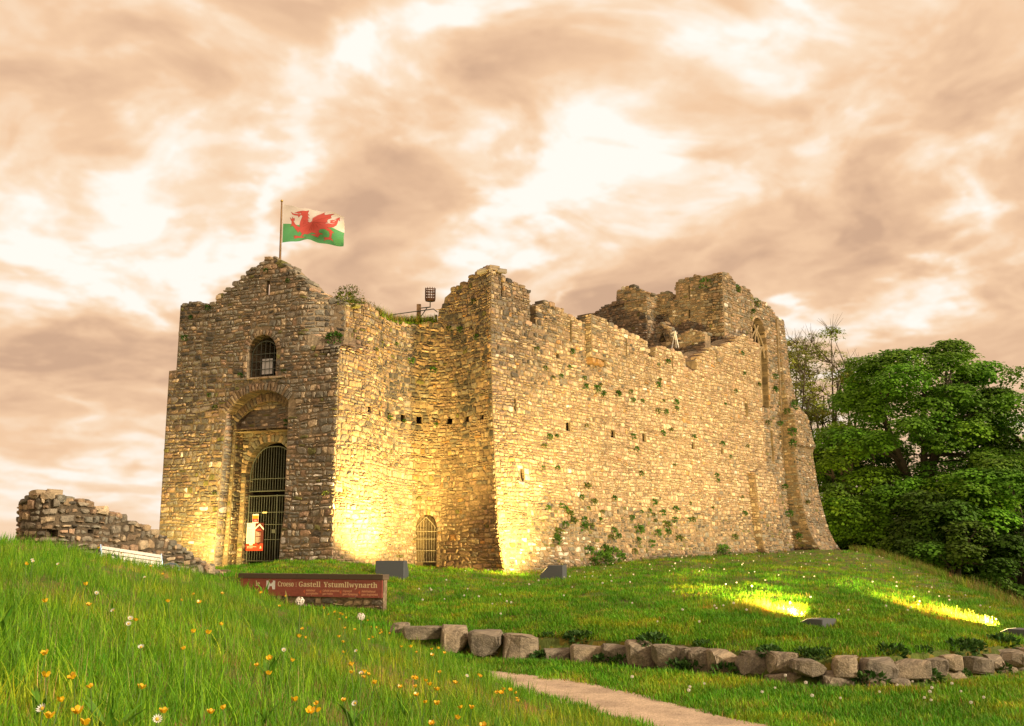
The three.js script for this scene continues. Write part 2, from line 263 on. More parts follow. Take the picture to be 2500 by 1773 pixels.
/** give a wall its stones: the largest in view as parts, the rest as one */
function layStones(root, list, name = 'stone', most = 300) {
  list.sort((a, b) => b.size - a.size);
  list.slice(0, most).forEach((s) => wpart(name, s.b.geo(), M.stone, root));
  const all = new Buf(); for (const s of list.slice(most)) { for (const x of s.b.p) all.p.push(x); for (const x of s.b.c) all.c.push(x); for (const x of s.b.t) all.t.push(x); }
  if (all.p.length) wpart('small_' + name + 's', all.geo(), M.stone, root).userData.kind = 'stuff';
}
/** map along a smooth curve in plan */
function curveMap(pts, N = 200) { const c = new THREE.CatmullRomCurve3(pts.map(([x, z]) => new THREE.Vector3(x, 0, z)), false, 'centripetal'), len = c.getLength(), tab = range(0, 1, N).map((t) => { const p = c.getPointAt(t), g = c.getTangentAt(t); return [p.x, p.z, g.x, g.z]; }); return [(u, v, w = 0) => { const t = clamp(u / len, 0, 1) * N, i = Math.min(N - 1, Math.floor(t)), f = t - i, q = [0, 1, 2, 3].map((k) => lerp(tab[i][k], tab[i + 1][k], f)); return [q[0] - q[3] * w, v, q[1] + q[2] * w]; }, len]; }
const range = (a, b, n) => Array.from({ length: n + 1 }, (_, i) => a + (b - a) * i / n);
const arcThrough = (p, q, r, n) => { // circle through three points
  const ax = p[0], ay = p[1], bx = q[0], by = q[1], cx = r[0], cy = r[1], d = 2 * (ax * (by - cy) + bx * (cy - ay) + cx * (ay - by));
  const ux = ((ax * ax + ay * ay) * (by - cy) + (bx * bx + by * by) * (cy - ay) + (cx * cx + cy * cy) * (ay - by)) / d, uy = ((ax * ax + ay * ay) * (cx - bx) + (bx * bx + by * by) * (ax - cx) + (cx * cx + cy * cy) * (bx - ax)) / d;
  const R = Math.hypot(ax - ux, ay - uy), a0 = Math.atan2(ay - uy, ax - ux), a1 = Math.atan2(cy - uy, cx - ux);
  return range(0, 1, n).map((t) => { const a = lerp(a0, a1, t); return [ux + R * Math.cos(a), uy + R * Math.sin(a)]; });
};
const pointed = (c, w, spring, apex, n = 8) => { const l = [], r = []; for (let i = 0; i <= n; i++) { const t = i / n, x = w / 2 * Math.cos(t * Math.PI / 2 * 0.92) / 1, y = (apex - spring) * Math.sin(t * Math.PI / 2); const xx = i === n ? 0 : x; l.push([c - xx, spring + y]); r.unshift([c + xx, spring + y]); } return [...l, ...r.slice(1)]; };
// ───────── terrain ─────────
const wallLine = [[-3.6, 23.2], [-2.48, 23.0], [-1.38, 22.6], [-0.43, 22.4], [0.98, 22.2], [3.11, 20.8], [5.17, 18.8], [6.74, 18.8], [10.21, 21.2], [12.65, 23.0], [16, 25]];
const baseLine = [[-30, 44], [-13.2, 39], [-6.2, 36], [-5.2, 38], [-3.2, 40.5], [-0.83, 38.6], [13.9, 56.0], [17.5, 58], [40, 64]];
const baseY = [[-30, 0.6], [-13.2, 1.5], [-9, 1.85], [-6.2, 1.98], [-3.5, 1.72], [-0.83, 1.58], [1.5, 1.62], [6.5, 2.05], [13.9, 2.3], [17.5, 2.5], [30, 2.2]];
const ridgeX = [[20, 13.5], [30, 14.6], [38, 16.3], [45, 17.4], [52, 18], [57, 18.2], [64, 18.5]], ridgeY = [[20, 0.4], [30, 0.5], [38, 0.98], [45, 1.55], [52, 2.18], [57, 2.45], [64, 2.2]];
const brow = [[-0.52, 9.0, 2.356], [-0.493, 8.95, 2.317], [-0.437, 8.84, 2.258], [-0.397, 8.77, 2.183], [-0.363, 8.71, 2.116], [-0.332, 8.65, 2.065], [-0.306, 8.6, 2.036], [-0.272, 8.42, 1.96], [-0.25, 8.31, 1.875], [-0.215, 8.13, 1.785], [-0.181, 7.94, 1.71], [-0.147, 7.71, 1.65], [-0.117, 7.5, 1.6], [-0.061, 7.0, 1.51], [-0.027, 6.63, 1.455], [0.002, 6.3, 1.4], [0.048, 5.87, 1.345], [0.119, 5.2, 1.308], [0.229, 4.2, 1.257], [0.6, 3, 1.2]]; // the bank's brow: bearing x / distance, distance, height
const browD = brow.map((b) => [b[0], b[1]]), browH = brow.map((b) => [b[0], b[2]]);
function bankY(x, d) { // a meadow bank rising to the left; past its brow it drops to the path
  const dd = Math.max(d, 0.5), k = x / dd, kk = clamp(k, -0.52, 0.6), avg = (t) => (table(t, kk - 0.02) + 2 * table(t, kk) + table(t, kk + 0.02)) / 4, D = avg(browD), H = avg(browH) + clamp((-0.52 - k) * 1.2, 0, 0.8);
  let y = 1.74 + (H - 1.74) * Math.min(dd, D) / D + 0.03 * (fbm(x * 0.9, d * 0.9, 3, 4) - 0.5); const s = d - D;
  if (s > 0) y -= 0.5 * s - 0.5 * 0.4 * (1 - Math.exp(-s / 0.4));
  return y;
}
const frontY = (x) => lerp(0, 1.25, sm(0.2, -8.5, x)) - 0.06 * sm(0, 6, x);
const wallTop = (x) => lerp(0.05, 0.44, sm(-2.6, 0.6, x));
function moundY(x, d) {
  const dw = table(wallLine, x), dc = table(baseLine, x), yb = table(baseY, x), f = frontY(x);
  const ft = f + (x > -3.6 && x < 14 ? 0.03 * Math.min(1, (d - 10) / 10) : 0);
  if (d < dw) return Math.min(ft, x > -9 && x < -1.4 ? lerp(ft, 0.8, sm(15, 20, d)) : 9) + 0.04 * (fbm(x * 0.7, d * 0.7, 3, 8) - 0.5);
  const t = clamp((d - dw) / (dc - dw), 0, 1.0);
  let y = lerp(f + wallTop(x) * (x > -3.6 ? 1 : sm(-6, -3.6, x)), yb, Math.pow(t, 0.82));
  y += (0.36 * (fbm(x * 0.45, d * 0.3, 3, 12) - 0.5) + 0.16 * (fbm(x * 1.3, d * 0.9, 3, 15) - 0.5)) * sm(0, 0.15, t) * (1 - sm(0.85, 1, t));
  if (x > -9.5 && x < -1.4) { const ds = 26 + (-3.19 - x) * 0.493, k = sm(-9.5, -7.8, x) * (1 - sm(-2.4, -1.4, x)) * (1 - sm(ds + 0.3, ds + 2.6, d)); y = lerp(y, Math.min(y, 0.84), k); } // level ground in front of the sign
  const xr = table(ridgeX, d), yr = table(ridgeY, d), k = sm(dw + 1, dw + 7, d);
  if (x > xr - 5) { const yy = x < xr ? lerp(y, yr, sm(xr - 5, xr, x)) : yr - 0.75 * (x - xr) + 0.75 * 0.9 * (1 - Math.exp(-(x - xr) / 0.9)); y = lerp(y, Math.max(yy, -7), k); }
  if (x < -13) y -= 0.35 * (-13 - x) * sm(-13, -16, x);
  return Math.max(y, -7);
}
const groundY = (x, z) => { const d = -z; const a = bankY(x, d), b = moundY(x, d), k = clamp((a - b) / 0.5, -1, 1); return Math.max(a, b) + 0.125 * (1 - Math.abs(k)) ** 2; };

const soil = tex(512, (x, y) => { const a = tfbm(x, y, 5, 5, 201), b = tfbm(x, y, 34, 3, 203), d = tfbm(x, y, 9, 4, 207) > 0.6 ? 1 : 0; return [46 + a * 40 + b * 30 + d * 30, 58 + a * 44 + b * 30 + d * 6, 20 + a * 16 + b * 14]; }, true);
const tarmac = tex(512, (x, y) => { const a = tfbm(x, y, 3, 5, 301), b = tfbm(x, y, 80, 2, 303), g = tfbm(x, y, 128, 1, 309) > 0.78 ? 1 : 0; return [118 + a * 84 + b * 66 - g * 40, 102 + a * 78 + b * 60 - g * 36, 86 + a * 66 + b * 56 - g * 32].map((v) => clamp(v, 0, 255)); }, true);
M.soil = std({ map: soil, bumpMap: grainH, bumpScale: 0.05, roughness: 1 });
M.path = std({ map: tarmac, color: lin(0.85, 0.85, 0.85), bumpMap: grainH, bumpScale: 0.006, roughness: 0.95 });
function sheet(xs, zs, fy, uvs = 1.7) {
  const p = [], t = [], ix = [], nx = xs.length; for (const z of zs) for (const x of xs) { p.push(x, fy(x, z), z); t.push(x / uvs, z / uvs); }
  for (let j = 0; j + 1 < zs.length; j++) for (let i = 0; i + 1 < nx; i++) { const a = j * nx + i; ix.push(a, a + nx, a + 1, a + 1, a + nx, a + nx + 1); }
  const g = new THREE.BufferGeometry(); g.setAttribute('position', new THREE.Float32BufferAttribute(p, 3)); g.setAttribute('uv', new THREE.Float32BufferAttribute(t, 2)); g.setIndex(ix); g.computeVertexNormals(); return g;
}
const steps = (list) => { const o = []; for (const [a, b, s] of list) for (let x = a; x < b - 1e-6; x += s) o.push(x); o.push(list[list.length - 1][1]); return o; };
{
  // one sheet, fine near the camera and coarse towards the horizon
  const xs = steps([[-400, -60, 40], [-60, -20, 4], [-20, -10, 0.8], [-10, 14, 0.25], [14, 26, 0.6], [26, 70, 4], [70, 400, 40]]);
  const zs = steps([[2, 12, 0.2], [12, 30, 0.25], [30, 66, 0.6], [66, 100, 4], [100, 500, 50]]).map((d) => -d); zs.unshift(2, 30); zs.sort((a, b) => b - a); // from behind the camera to the horizon
  const full = [30, 15, 8, 4, 2, 1, 0, -0.5, -1, -1.5].concat(zs.filter((z) => z <= -2));
  const far = (x, z) => { const d = -z; let y = groundY(x, z); const k = Math.max(sm(66, 90, d), sm(26, 45, x), sm(-16, -40, x), sm(4, 20, z)); return lerp(y, -7, k); };
  const g = sheet(xs, full, far); { const q = g.index.array; for (let i = 0; i < q.length; i += 3) { const t = q[i + 1]; } }
  structure('ground', g, M.soil);
  // the tarmac path, its edge uneven
  const c = new THREE.CatmullRomCurve3([[9, 6], [5.2, 10], [2.55, 14], [1.55, 16.2], [0.4, 18.3], [-1.4, 19.9], [-4, 20.6], [-8, 21.5], [-12, 22.5]].map(([x, d]) => new THREE.Vector3(x, 0, -d)));
  const b = new Buf(), N = 150, rows = []; for (let i = 0; i <= N; i++) { const p = c.getPointAt(i / N), t = c.getTangentAt(i / N); rows.push(range(-1, 1, 8).map((k) => { const w = 0.82 * k + (Math.abs(k) === 1 ? (vn(i * 0.5, k * 9, 77) - 0.5) * 0.16 : 0), x = p.x - t.z * w, z = p.z + t.x * w; return [x, groundY(x, z) + 0.02 - (Math.abs(k) === 1 ? 0.018 : 0), z]; })); }
  for (let i = 0; i < N; i++) for (let k = 0; k < 8; k++) { const q = [rows[i][k], rows[i + 1][k], rows[i + 1][k + 1], rows[i][k + 1]].reverse(); b.quad(...q, null, ...q.map((v) => [v[0] / 1.4, v[2] / 1.4])); }
  const pg = b.geo(); structure('path', pg, M.path);
}
const PATH = [[14, 2.55], [16.2, 1.55], [18.3, 0.4], [19.9, -1.4], [20.6, -4], [21.5, -8]];
const onPath = (x, d) => d > 8 && d < 25 && Math.abs(x - table(PATH.map(([a, b]) => [a, b]).concat(), d)) < (d < 19 ? 0.80 : 1.2) && d >= 12.5;

// ───────── gatehouse ─────────
const mixFront = (u, v, R) => mixFront0(u, v, R).map((k) => k * 1.36), mixFront0 = (u, v, R) => { const n = fbm(u * 0.7 + 4, v * 0.55, 3, 51), dk = sm(0.47, 0.62, n) * sm(6, 8.5, v); if (R() < dk * 0.75) return pickTone([['dark', 4], ['grey', 4], ['slate', 3], ['black', 1]], R()); if (v < 5 && u > -2.2 && R() < 0.10) return TONES.white; return pickTone([['tan', 1.8], ['brown', 2], ['pink', 1.5], ['grey', 5.4], ['slate', 4.6], ['cream', 1.7], ['dark', 1.1], ['moss', 0.6], ['white', 0.25]], R()); };
const Pf0 = flat(AX, AZ, 0.924, 0.382), Pf = (u, v, w) => erode(Pf0(u, v, w));
const frontTop = [[-7.62, 9.17], [-7.27, 9.18], [-7.26, 11.72], [-6.4, 11.78], [-6.3, 11.7], [-5.62, 11.66], [-5.5, 11.86], [-5.1, 12.02], [-5.0, 12.18], [-4.7, 12.24], [-4.6, 12.44], [-4.25, 12.6], [-4.1, 12.84], [-3.8, 12.9], [-3.7, 12.98], [-3.45, 13.02], [-3.4, 13.22], [-2.85, 13.16], [-2.75, 12.96], [-2.45, 12.88], [-2.1, 12.55], [-1.9, 12.4], [-1.5, 12.1], [-1.2, 11.76], [-0.9, 11.6], [-0.4, 11.36], [0, 11.3], [0.1, 11.3]];
const topF = (u) => table(frontTop, u);
const R0 = rng(11);
const arc1 = arcThrough([-4.82, 7.35], [-3.4, 8.14], [-2.07, 7.72], 22), jamb1 = (v) => -5.03 + 0.04 * (v - 2);
const order1 = [[-5.06, 1.2], [-2.24, 1.2], [-2.2, 2.6], [-2.07, 3.6], ...arc1.slice().reverse(), [jamb1(6.5), 6.5]];
const arc2 = arcThrough([-4.70, 6.95], [-3.4, 7.80], [-2.16, 7.40], 20);
const order2a = [[-4.70, 6.72], [-2.16, 6.72], ...arc2.slice().reverse()], order2b = [[-4.82, 1.2], [-2.2, 1.2], [-2.16, 6.72], [-4.72, 6.72]];
const gateArch = pointed(-3.47, 2.16, 5.05, 6.36, 9), gatePoly = [[-4.55, 1.2], [-2.39, 1.2], ...gateArch.slice().reverse()];
const winArch = arcThrough([-3.97, 9.62], [-3.34, 10.24], [-2.69, 9.62], 12), winPoly = [[-3.97, 8.66], [-2.69, 8.66], ...winArch.slice().reverse()];
const slitPoly = [[-3.27, 11.76], [-3.11, 11.76], [-3.11, 12.32], [-3.27, 12.32]];
const gatehouse = thing('gatehouse', 'gabled stone gatehouse with arched gateway and barred window, ragged gable top', 'gatehouse', [-9, 1.9, -38]);
{
  const usF = []; for (let i = 0; i + 1 < frontTop.length; i++) { const a = frontTop[i][0], b = frontTop[i + 1][0]; usF.push(a); if (b - a > 0.3) usF.push((a + b) / 2); } usF.push(0);
  const us = [...new Set(usF.filter((u) => u <= 0))].sort((a, b) => a - b);
  const cuts = [prism(Pf, order1, 0.6, -0.5), prism(Pf, order2a, 0.6, -0.72), prism(Pf, order2b, 0.6, -1.0), prism(Pf, gatePoly, 0.6, -2.2), prism(Pf, winPoly, 0.6, -2.2), prism(Pf, slitPoly, 0.6, -2.2), prism(Pf, [[-7.2, 11.35], [-0.3, 11.35], [-0.3, 14], [-7.2, 14]], -0.6, -2.2), prism(Pf, [[-3.85, 11.74], [-3.09, 11.74], [-3.09, 12.42], [-3.85, 12.42]], -0.16, -0.9)];
  wpart('wall_core', core(Pf, us, 1.0, topF, 1.5, cuts), M.mortarPale, gatehouse);
  // passage behind the gate, closed and roofed
  const pass = [[-7.3, 1.2], [-0.5, 1.2], [-0.5, 7.4], [-7.3, 7.4]], inner = [[-7.0, 1.6], [-0.8, 1.6], [-0.8, 7.1], [-7.0, 7.1]];
  const ev = new Evaluator(); ev.attributes = ['position', 'normal', 'uv']; const a = new Brush(prism(Pf, pass, -1.51, -10)), c = new Brush(prism(Pf, inner, -1.0, -9.7)); a.updateMatrixWorld(); c.updateMatrixWorld();
  const res = ev.evaluate(a, c, SUBTRACTION).geometry; const rg = new THREE.BufferGeometry(); const src = res.index ? res.toNonIndexed() : res, cnt = Math.min(src.attributes.position.count, res.drawRange.count === Infinity ? 1e9 : res.drawRange.count); for (const k of ['position', 'normal', 'uv']) rg.setAttribute(k, new THREE.Float32BufferAttribute(Array.from(src.attributes[k].array.slice(0, cnt * src.attributes[k].itemSize)), src.attributes[k].itemSize));
  wpart('passage_wall', rg, M.mortar, gatehouse);
  { const A = new Brush(prism(Pf, [[-6.5, 7.5], [-0.6, 7.5], [-0.6, 11.2], [-6.5, 11.2]], -1.51, -5.5)), B = new Brush(prism(Pf, [[-6.3, 7.7], [-0.8, 7.7], [-0.8, 11.0], [-6.3, 11.0]], -1.4, -5.3)); A.updateMatrixWorld(); B.updateMatrixWorld(); wpart('upper_chamber', filled(ev.evaluate(A, B, SUBTRACTION).geometry), M.mortar, gatehouse); }
  // left return wall
  const Pl = flat(...(() => { const p = Pf0(-7.62, 2, 0); return [p[0] + 0.382 * 5.5, p[2] - 0.924 * 5.5]; })(), -0.382, 0.924);
  const topL = (u) => 9.17;
  wpart('side_wall', core(Pl, range(0, 5.46, 6), 1.0, () => 9.1, 1.2), M.mortar, gatehouse);
  const list = [];
  const blocks = (v) => [spanOf(order1, v, v > 7.2 ? 0.28 : 0), v > 7.6 && v < 8.5 ? spanOf(arcThrough([-5.1, 7.45], [-3.4, 8.47], [-1.85, 7.9], 16).concat([[-1.85, 7], [-5.1, 7]]), v) : null, spanOf(winPoly, v, v > 9.55 ? 0.2 : 0), v > 10.2 && v < 10.45 ? [-3.75, -2.95] : null, spanOf(slitPoly, v)];
  list.push(...rubble(Pf, { v0: 1.55, v1: 13.2, uL: (v) => v < 9.14 ? -7.62 : -7.26, uR: () => 0.02, top: topF, blocks, mix: mixFront, seed: 21, rows: [0.09, 0.26], wide: [0.14, 0.46], proud: [0.012, 0.05] }));
  list.push(...coping(Pf, [-7.2, 0], topF, R0, mixFront, 0.34, 0.65));
  list.push(...rubble(Pl, { v0: 1.5, v1: 9.1, uL: () => 0, uR: () => 5.44, top: topL, mix: mixFront, seed: 22, rows: [0.15, 0.3], wide: [0.25, 0.6], scaleAt: () => 0.2 }));
  // stepped reveals and the wall round the gate
  const mixIn = mixFront;
  const Pb = (u, v, w) => Pf(u, v, w - 1.0), Pt = (u, v, w) => Pf(u, v, w - 0.72);
  list.push(...rubble((a, v, w) => Pf(jamb1(v) + w, v, -a), { v0: 1.6, v1: 7.3, uL: () => 0.01, uR: () => 0.49, top: () => 20, mix: mixIn, seed: 23, wide: [0.2, 0.5], proud: [0.01, 0.035] }));
  list.push(...rubble((a, v, w) => Pf(-4.82 + (v - 1.2) * 0.018 + w, v, -0.5 - a), { v0: 1.6, v1: 6.7, uL: () => 0.01, uR: () => 0.49, top: () => 20, mix: mixIn, seed: 24, wide: [0.2, 0.5], proud: [0.01, 0.035] }));
  list.push(...rubble(Pb, { v0: 1.6, v1: 6.7, uL: () => -4.8, uR: () => -2.2, top: () => 20, blocks: (v) => [spanOf(gatePoly, v, v > 4.9 ? 0.26 : 0), v > 6.3 && v < 6.62 ? [-4.0, -2.95] : null], mix: mixIn, seed: 25, wide: [0.16, 0.4], proud: [0.01, 0.035] }));
  list.push(...rubble((u, v, w) => Pf(u, v, w - 0.5), { v0: 1.6, v1: 6.9, uL: (v) => jamb1(v) + 0.01, uR: (v) => -4.82 + (v - 1.2) * 0.018 - 0.005, top: () => 20, mix: mixIn, seed: 27, wide: [0.12, 0.3], proud: [0.005, 0.02] }));
  list.push(...rubble((a, v, w) => Pf(-4.55 + w, v, -1.0 - a), { v0: 1.6, v1: 5.0, uL: () => 0.01, uR: () => 0.45, top: () => 20, mix: mixIn, seed: 28, wide: [0.2, 0.4], proud: [0.005, 0.02] }));
  list.push(...rubble(Pt, { v0: 6.74, v1: 7.75, uL: () => -4.7, uR: () => -2.16, top: (u) => table(arc2, u), mix: mixIn, seed: 26, wide: [0.25, 0.5], rows: [0.12, 0.2], proud: [0.01, 0.03] }));
  layStones(gatehouse, list);
  const mixV = (u, v, R) => pickTone([['grey', 4], ['tan', 3], ['cream', 2], ['pink', 2], ['brown', 3]], R()), put = (l) => l.forEach((b) => wpart('voussoir', b.geo(), M.stone, gatehouse));
  put(voussoirs(Pf, arc1, 24, 0.30, R0, mixV, 0.04, -0.45)); put(voussoirs((u, v, w) => Pf(u, v, w - 0.5), arc2, 22, 0.27, R0, mixV, 0.02, -0.2));
  put(voussoirs(Pb, gateArch, 24, 0.26, R0, mixIn, 0.02, -0.3)); put(voussoirs(Pf, winArch, 16, 0.2, R0, mixV, 0.03, -0.3));
  // ledges: under the window and under the tympanum
  for (const [a, b, v, w0, w1, t] of [[-4.55, -2.2, 8.56, -0.02, 0.09, 0.07], [-4.68, -2.18, 6.70, -0.75, -0.64, 0.07]]) { let u = a; while (u < b) { const e = Math.min(b, u + 0.4 + R0() * 0.3), k = R0() * 0.02; const col = mixV(0, 0, R0); wpart('ledge_stone', stone((x, y, w) => Pf(x, y, w), [[u, v], [(u + e) / 2, v - k], [e - 0.01, v], [e - 0.01, v + t], [(u + e) / 2, v + t + k], [u, v + t]], w1, R0, col, w0).geo(), M.stone, gatehouse); u = e; } }
  // the gate: bars, rails, frame
  const gate = new THREE.Group(); gate.name = 'gate'; gatehouse.add(gate);
  const G = -1.22, put2 = (n, g) => wpart(n, g, M.iron, gatehouse, gate), arcIn = pointed(-3.47, 2.06, 5.0, 6.2, 14), headAt = (u) => { const t = Math.abs(u + 3.47); for (let i = 1; i < arcIn.length; i++) if ((arcIn[i - 1][0] - u) * (arcIn[i][0] - u) <= 0) return lerp(arcIn[i - 1][1], arcIn[i][1], (u - arcIn[i - 1][0]) / (arcIn[i][0] - arcIn[i - 1][0] || 1)); return 5; };
  for (let i = 0; i <= 18; i++) { const u = -4.5 + i * 2.06 / 18, h = headAt(u); if (i % 18 && i !== 11) put2('bar', bar(Pf(u, 1.95, G), Pf(u, 4.36, G), 0.013)); put2('bar', bar(Pf(u, 4.55, G), Pf(u, Math.max(h, 4.6), G), 0.013)); }
  for (const v of [1.97, 2.75, 3.3, 3.75, 4.36, 4.54, 5.0]) put2('rail', bar(Pf(-4.5, v, G), Pf(-2.44, v, G), v > 4.3 && v < 4.6 ? 0.024 : 0.016));
  for (const u of [-4.5, -3.24, -2.44]) put2('frame_post', bar(Pf(u, 1.9, G), Pf(u, 4.4, G), 0.032)); put2('hinge_post', bar(Pf(-4.56, 1.9, G + 0.1), Pf(-4.56, 3.95, G + 0.1), 0.03));
  for (let i = 1; i < arcIn.length; i++) put2('arched_frame', bar(Pf(...arcIn[i - 1], G), Pf(...arcIn[i], G), 0.022));
  put2('lock_box', prism(Pf, rect(-3.32, 3.05, 0.16, 0.14), G + 0.05, G - 0.05));
  // barred window
  const gr = new THREE.Group(); gr.name = 'window_grille'; gatehouse.add(gr); const put3 = (n, g, m = M.iron) => wpart(n, g, m, gatehouse, gr), H = -0.22, wa = arcThrough([-3.92, 9.55], [-3.33, 10.05], [-2.74, 9.55], 10);
  for (let i = 1; i < wa.length; i++) put3('arched_frame', bar(Pf(...wa[i - 1], H), Pf(...wa[i], H), 0.02));
  for (const u of [-3.92, -2.74]) put3('frame_post', bar(Pf(u, 8.66, H), Pf(u, 9.55, H), 0.022));
  for (let i = 1; i < 6; i++) { const u = -3.92 + i * 1.18 / 6, k = 10.05 - 0.5 * ((u + 3.33) / 0.59) ** 2; put3('bar', bar(Pf(u, 8.66, H), Pf(u, k, H), 0.011)); }
  for (const v of [8.68, 8.98, 9.28, 9.56]) put3('rail', bar(Pf(-3.92, v, H), Pf(-2.74, v, H), 0.016));
  wpart('window_board', prism(Pf, rect(-3.27, 9.09, 0.46, 0.58), H - 0.05, H - 0.07), M.paper, gatehouse);
  put3('side_plate', prism(Pf, rect(-2.78, 9.0, 0.06, 0.66), H - 0.02, H - 0.05), M.paper);
  for (let i = 0; i < 16; i++) { const u = -3.9 + i * 0.12; put3('wire', bar(Pf(Math.max(-3.9, u - 0.7), 9.5 - Math.max(0, -3.9 - (u - 0.7)) * 1.2, H - 0.16), Pf(Math.min(u, -2.76), 8.68 + Math.max(0, u + 2.76) * 1.2, H - 0.16), 0.006, 4), M.greyWood); }
}
// ───────── the hollow wall between gatehouse and curtain, where a round tower once stood ─────────
const recPts = [[-6.2, -36], [-5.76, -36.75], [-5.3, -37.6], [-5.06, -38.5], [-4.8, -39.5], [-4.3, -40.4], [-3.68, -41.0], [-3.11, -41.2], [-2.52, -41.05], [-1.82, -40.4], [-1.21, -39.6], [-0.83, -38.9]];
const recCurve = new THREE.CatmullRomCurve3(recPts.map(([x, z]) => new THREE.Vector3(x, 0, z)), false, 'centripetal'), recLen = recCurve.getLength();
const recTab = range(0, 1, 240).map((t) => { const p = recCurve.getPointAt(t), g = recCurve.getTangentAt(t); return [p.x, p.z, g.x, g.z]; });
const cb = (v) => 0.55 * Math.max(0, 1 - (v - 1.6) / 10) ** 1.7 + 0.2 * Math.max(0, 1 - (v - 1.6) / 1.6) ** 1.5; // batter of the curtain
const Pr = (u, v, w = 0) => { const t = clamp(u / recLen, 0, 1) * 240, i = Math.min(239, Math.floor(t)), f = t - i, a = recTab[i], b = recTab[i + 1], q = [0, 1, 2, 3].map((k) => lerp(a[k], b[k], f)), e = sm(recLen - 2.6, recLen, u), bt = 0.42 * Math.max(0, 1 - (v - 1.6) / 7) ** 1.6 * sm(0, 1.6, u) * (1 - e); return erode([q[0] - q[3] * (w + bt) + 0.766 * cb(v) * e, v, q[1] + q[2] * (w + bt) + 0.643 * cb(v) * e]); };
const recTop = [[0, 11.3], [0.6, 11.38], [1.37, 11.4], [1.74, 11.31], [2.4, 11.2], [3.26, 11.22], [4.33, 11.26], [5.95, 11.5], [6.35, 11.6], [6.4, 12.1], [6.6, 12.36], [6.65, 12.66], [6.85, 12.8], [7.1, 13.0], [7.5, 13.05], [7.9, 13.12], [8.0, 13.3], [8.5, 13.34], [8.6, 13.4], [8.95, 13.42], [9.3, 13.35], [9.7, 13.3]];
const topR = (u) => table(recTop, u);
const beamHoles = [1.85, 2.77, 3.75, 4.75, 5.62, 6.28, 6.95, 7.9, 8.85].map((u, i) => rect(u, 7.52 + (i === 5 ? 0.09 : 0), i < 2 ? 0.32 : 0.27, i === 5 ? 0.12 : 0.3));
const wicketArch = pointed(5.93, 1.2, 3.1, 3.76, 5), wicketPoly = [[5.33, 1.5], [6.53, 1.5], ...wicketArch.slice().reverse()], recSlit = rect(3.0, 9.5, 0.13, 0.8);
const mixRec = (u, v, R) => { const n = fbm(u * 0.9 + 14, v * 0.5, 3, 61), dk = sm(0.36, 0.54, n) * sm(4.6, 7.6, v) * sm(1.4, 3.2, u) * (1 - 0.45 * sm(11.4, 12.6, v)); if (R() < dk * 0.82) return pickTone([['dark', 4], ['grey', 3], ['brown', 3], ['black', 1.5]], R()); if (v > 10.5 && R() < 0.05) return TONES.white; return pickTone([['tan', 4], ['brown', 3], ['pink', 3], ['cream', 1.8], ['grey', 2], ['moss', v > 9 ? 0.8 : 0.2], ['orange', 0.6]], R()); };
const recess = thing('hollow_wall', 'concave floodlit stone wall between gatehouse and curtain, with a row of square beam holes', 'wall', [-3.4, 1.7, -40.8]);
{
  const us = [...new Set([...range(0, recLen, 64), ...recTop.map((t) => Math.min(t[0], recLen))])].sort((a, b) => a - b).filter((u, i, a) => !i || u - a[i - 1] > 0.01);
  const PrC = (u, v, w) => Pr(u + (w < 0 ? 0.7 * w * sm(recLen - 2.2, recLen, u) : 0), v, w);
  wpart('wall_core', core(PrC, us, 1.0, topR, 1.1, [...beamHoles.flatMap((h) => socket(Pr, h, 0.1, 0.75, 0.1)), prism(Pr, wicketPoly, 0.7, -1.6), ...socket(Pr, recSlit, 0.15, 0.8, 0.2)], 20), M.mortarDark, recess);
  const blocks = (v) => [...beamHoles.map((h) => spanOf(h, v)), spanOf(wicketPoly, v, v > 3 ? 0.18 : 0.0), v > 3.6 && v < 3.95 ? [5.6, 6.26] : null, spanOf(recSlit, v)];
  const list = rubble(Pr, { v0: 1.4, v1: 13.5, uL: () => 0, uR: () => recLen, top: topR, blocks, mix: mixRec, seed: 31, rows: [0.09, 0.25], wide: [0.15, 0.46] });
  list.push(...coping(Pr, [0.2, recLen], topR, R0, mixRec, 0.3, 0.5)); layStones(recess, list);
  voussoirs(Pr, wicketArch, 12, 0.2, R0, mixRec, 0.02, -0.25).forEach((b) => wpart('voussoir', b.geo(), M.stone, recess));
  { // the stair chamber behind the small gate
    const ev = new Evaluator(); ev.attributes = ['position', 'normal', 'uv']; const A = new Brush(prism(Pr, rect(5.93, 2.7, 2.0, 3.4), -1.11, -6.2)), B = new Brush(prism(Pr, rect(5.93, 2.7, 1.5, 2.4), -1.0, -5.9)); A.updateMatrixWorld(); B.updateMatrixWorld(); wpart('stair_chamber', filled(ev.evaluate(A, B, SUBTRACTION).geometry), M.mortar, recess);
    for (let i = 0; i < 5; i++) wpart('step', prism(Pr, [[5.35, 1.55], [6.5, 1.55], [6.5, 1.75 + i * 0.2], [5.35, 1.75 + i * 0.2]], -2.6 - i * 0.3, -2.92 - i * 0.3), M.coping, recess);
  }
  const w = new THREE.Group(); w.name = 'wicket_gate'; recess.add(w); const put = (n, g) => wpart(n, g, M.ironPale, recess, w), W = -0.05, P = (u, v) => Pr(u, v, W);
  const hd = (u) => 3.1 + 0.56 * Math.max(0, 1 - Math.abs(u - 5.93) / 0.58) ** 0.75;
  for (let i = 0; i <= 8; i++) { const u = 5.36 + i * 1.14 / 8; put('bar', bar(P(u, 1.9), P(u, hd(u)), i % 8 ? 0.011 : 0.018)); }
  for (const v of [1.92, 2.35, 2.8, 3.1]) put('rail', bar(P(5.36, v), P(6.5, v), 0.014));
  for (let i = 0; i < 8; i++) { const a = 5.36 + i * 0.1425, b = a + 0.1425; put('arched_frame', bar(P(a, hd(a)), P(b, hd(b)), 0.016)); }
}

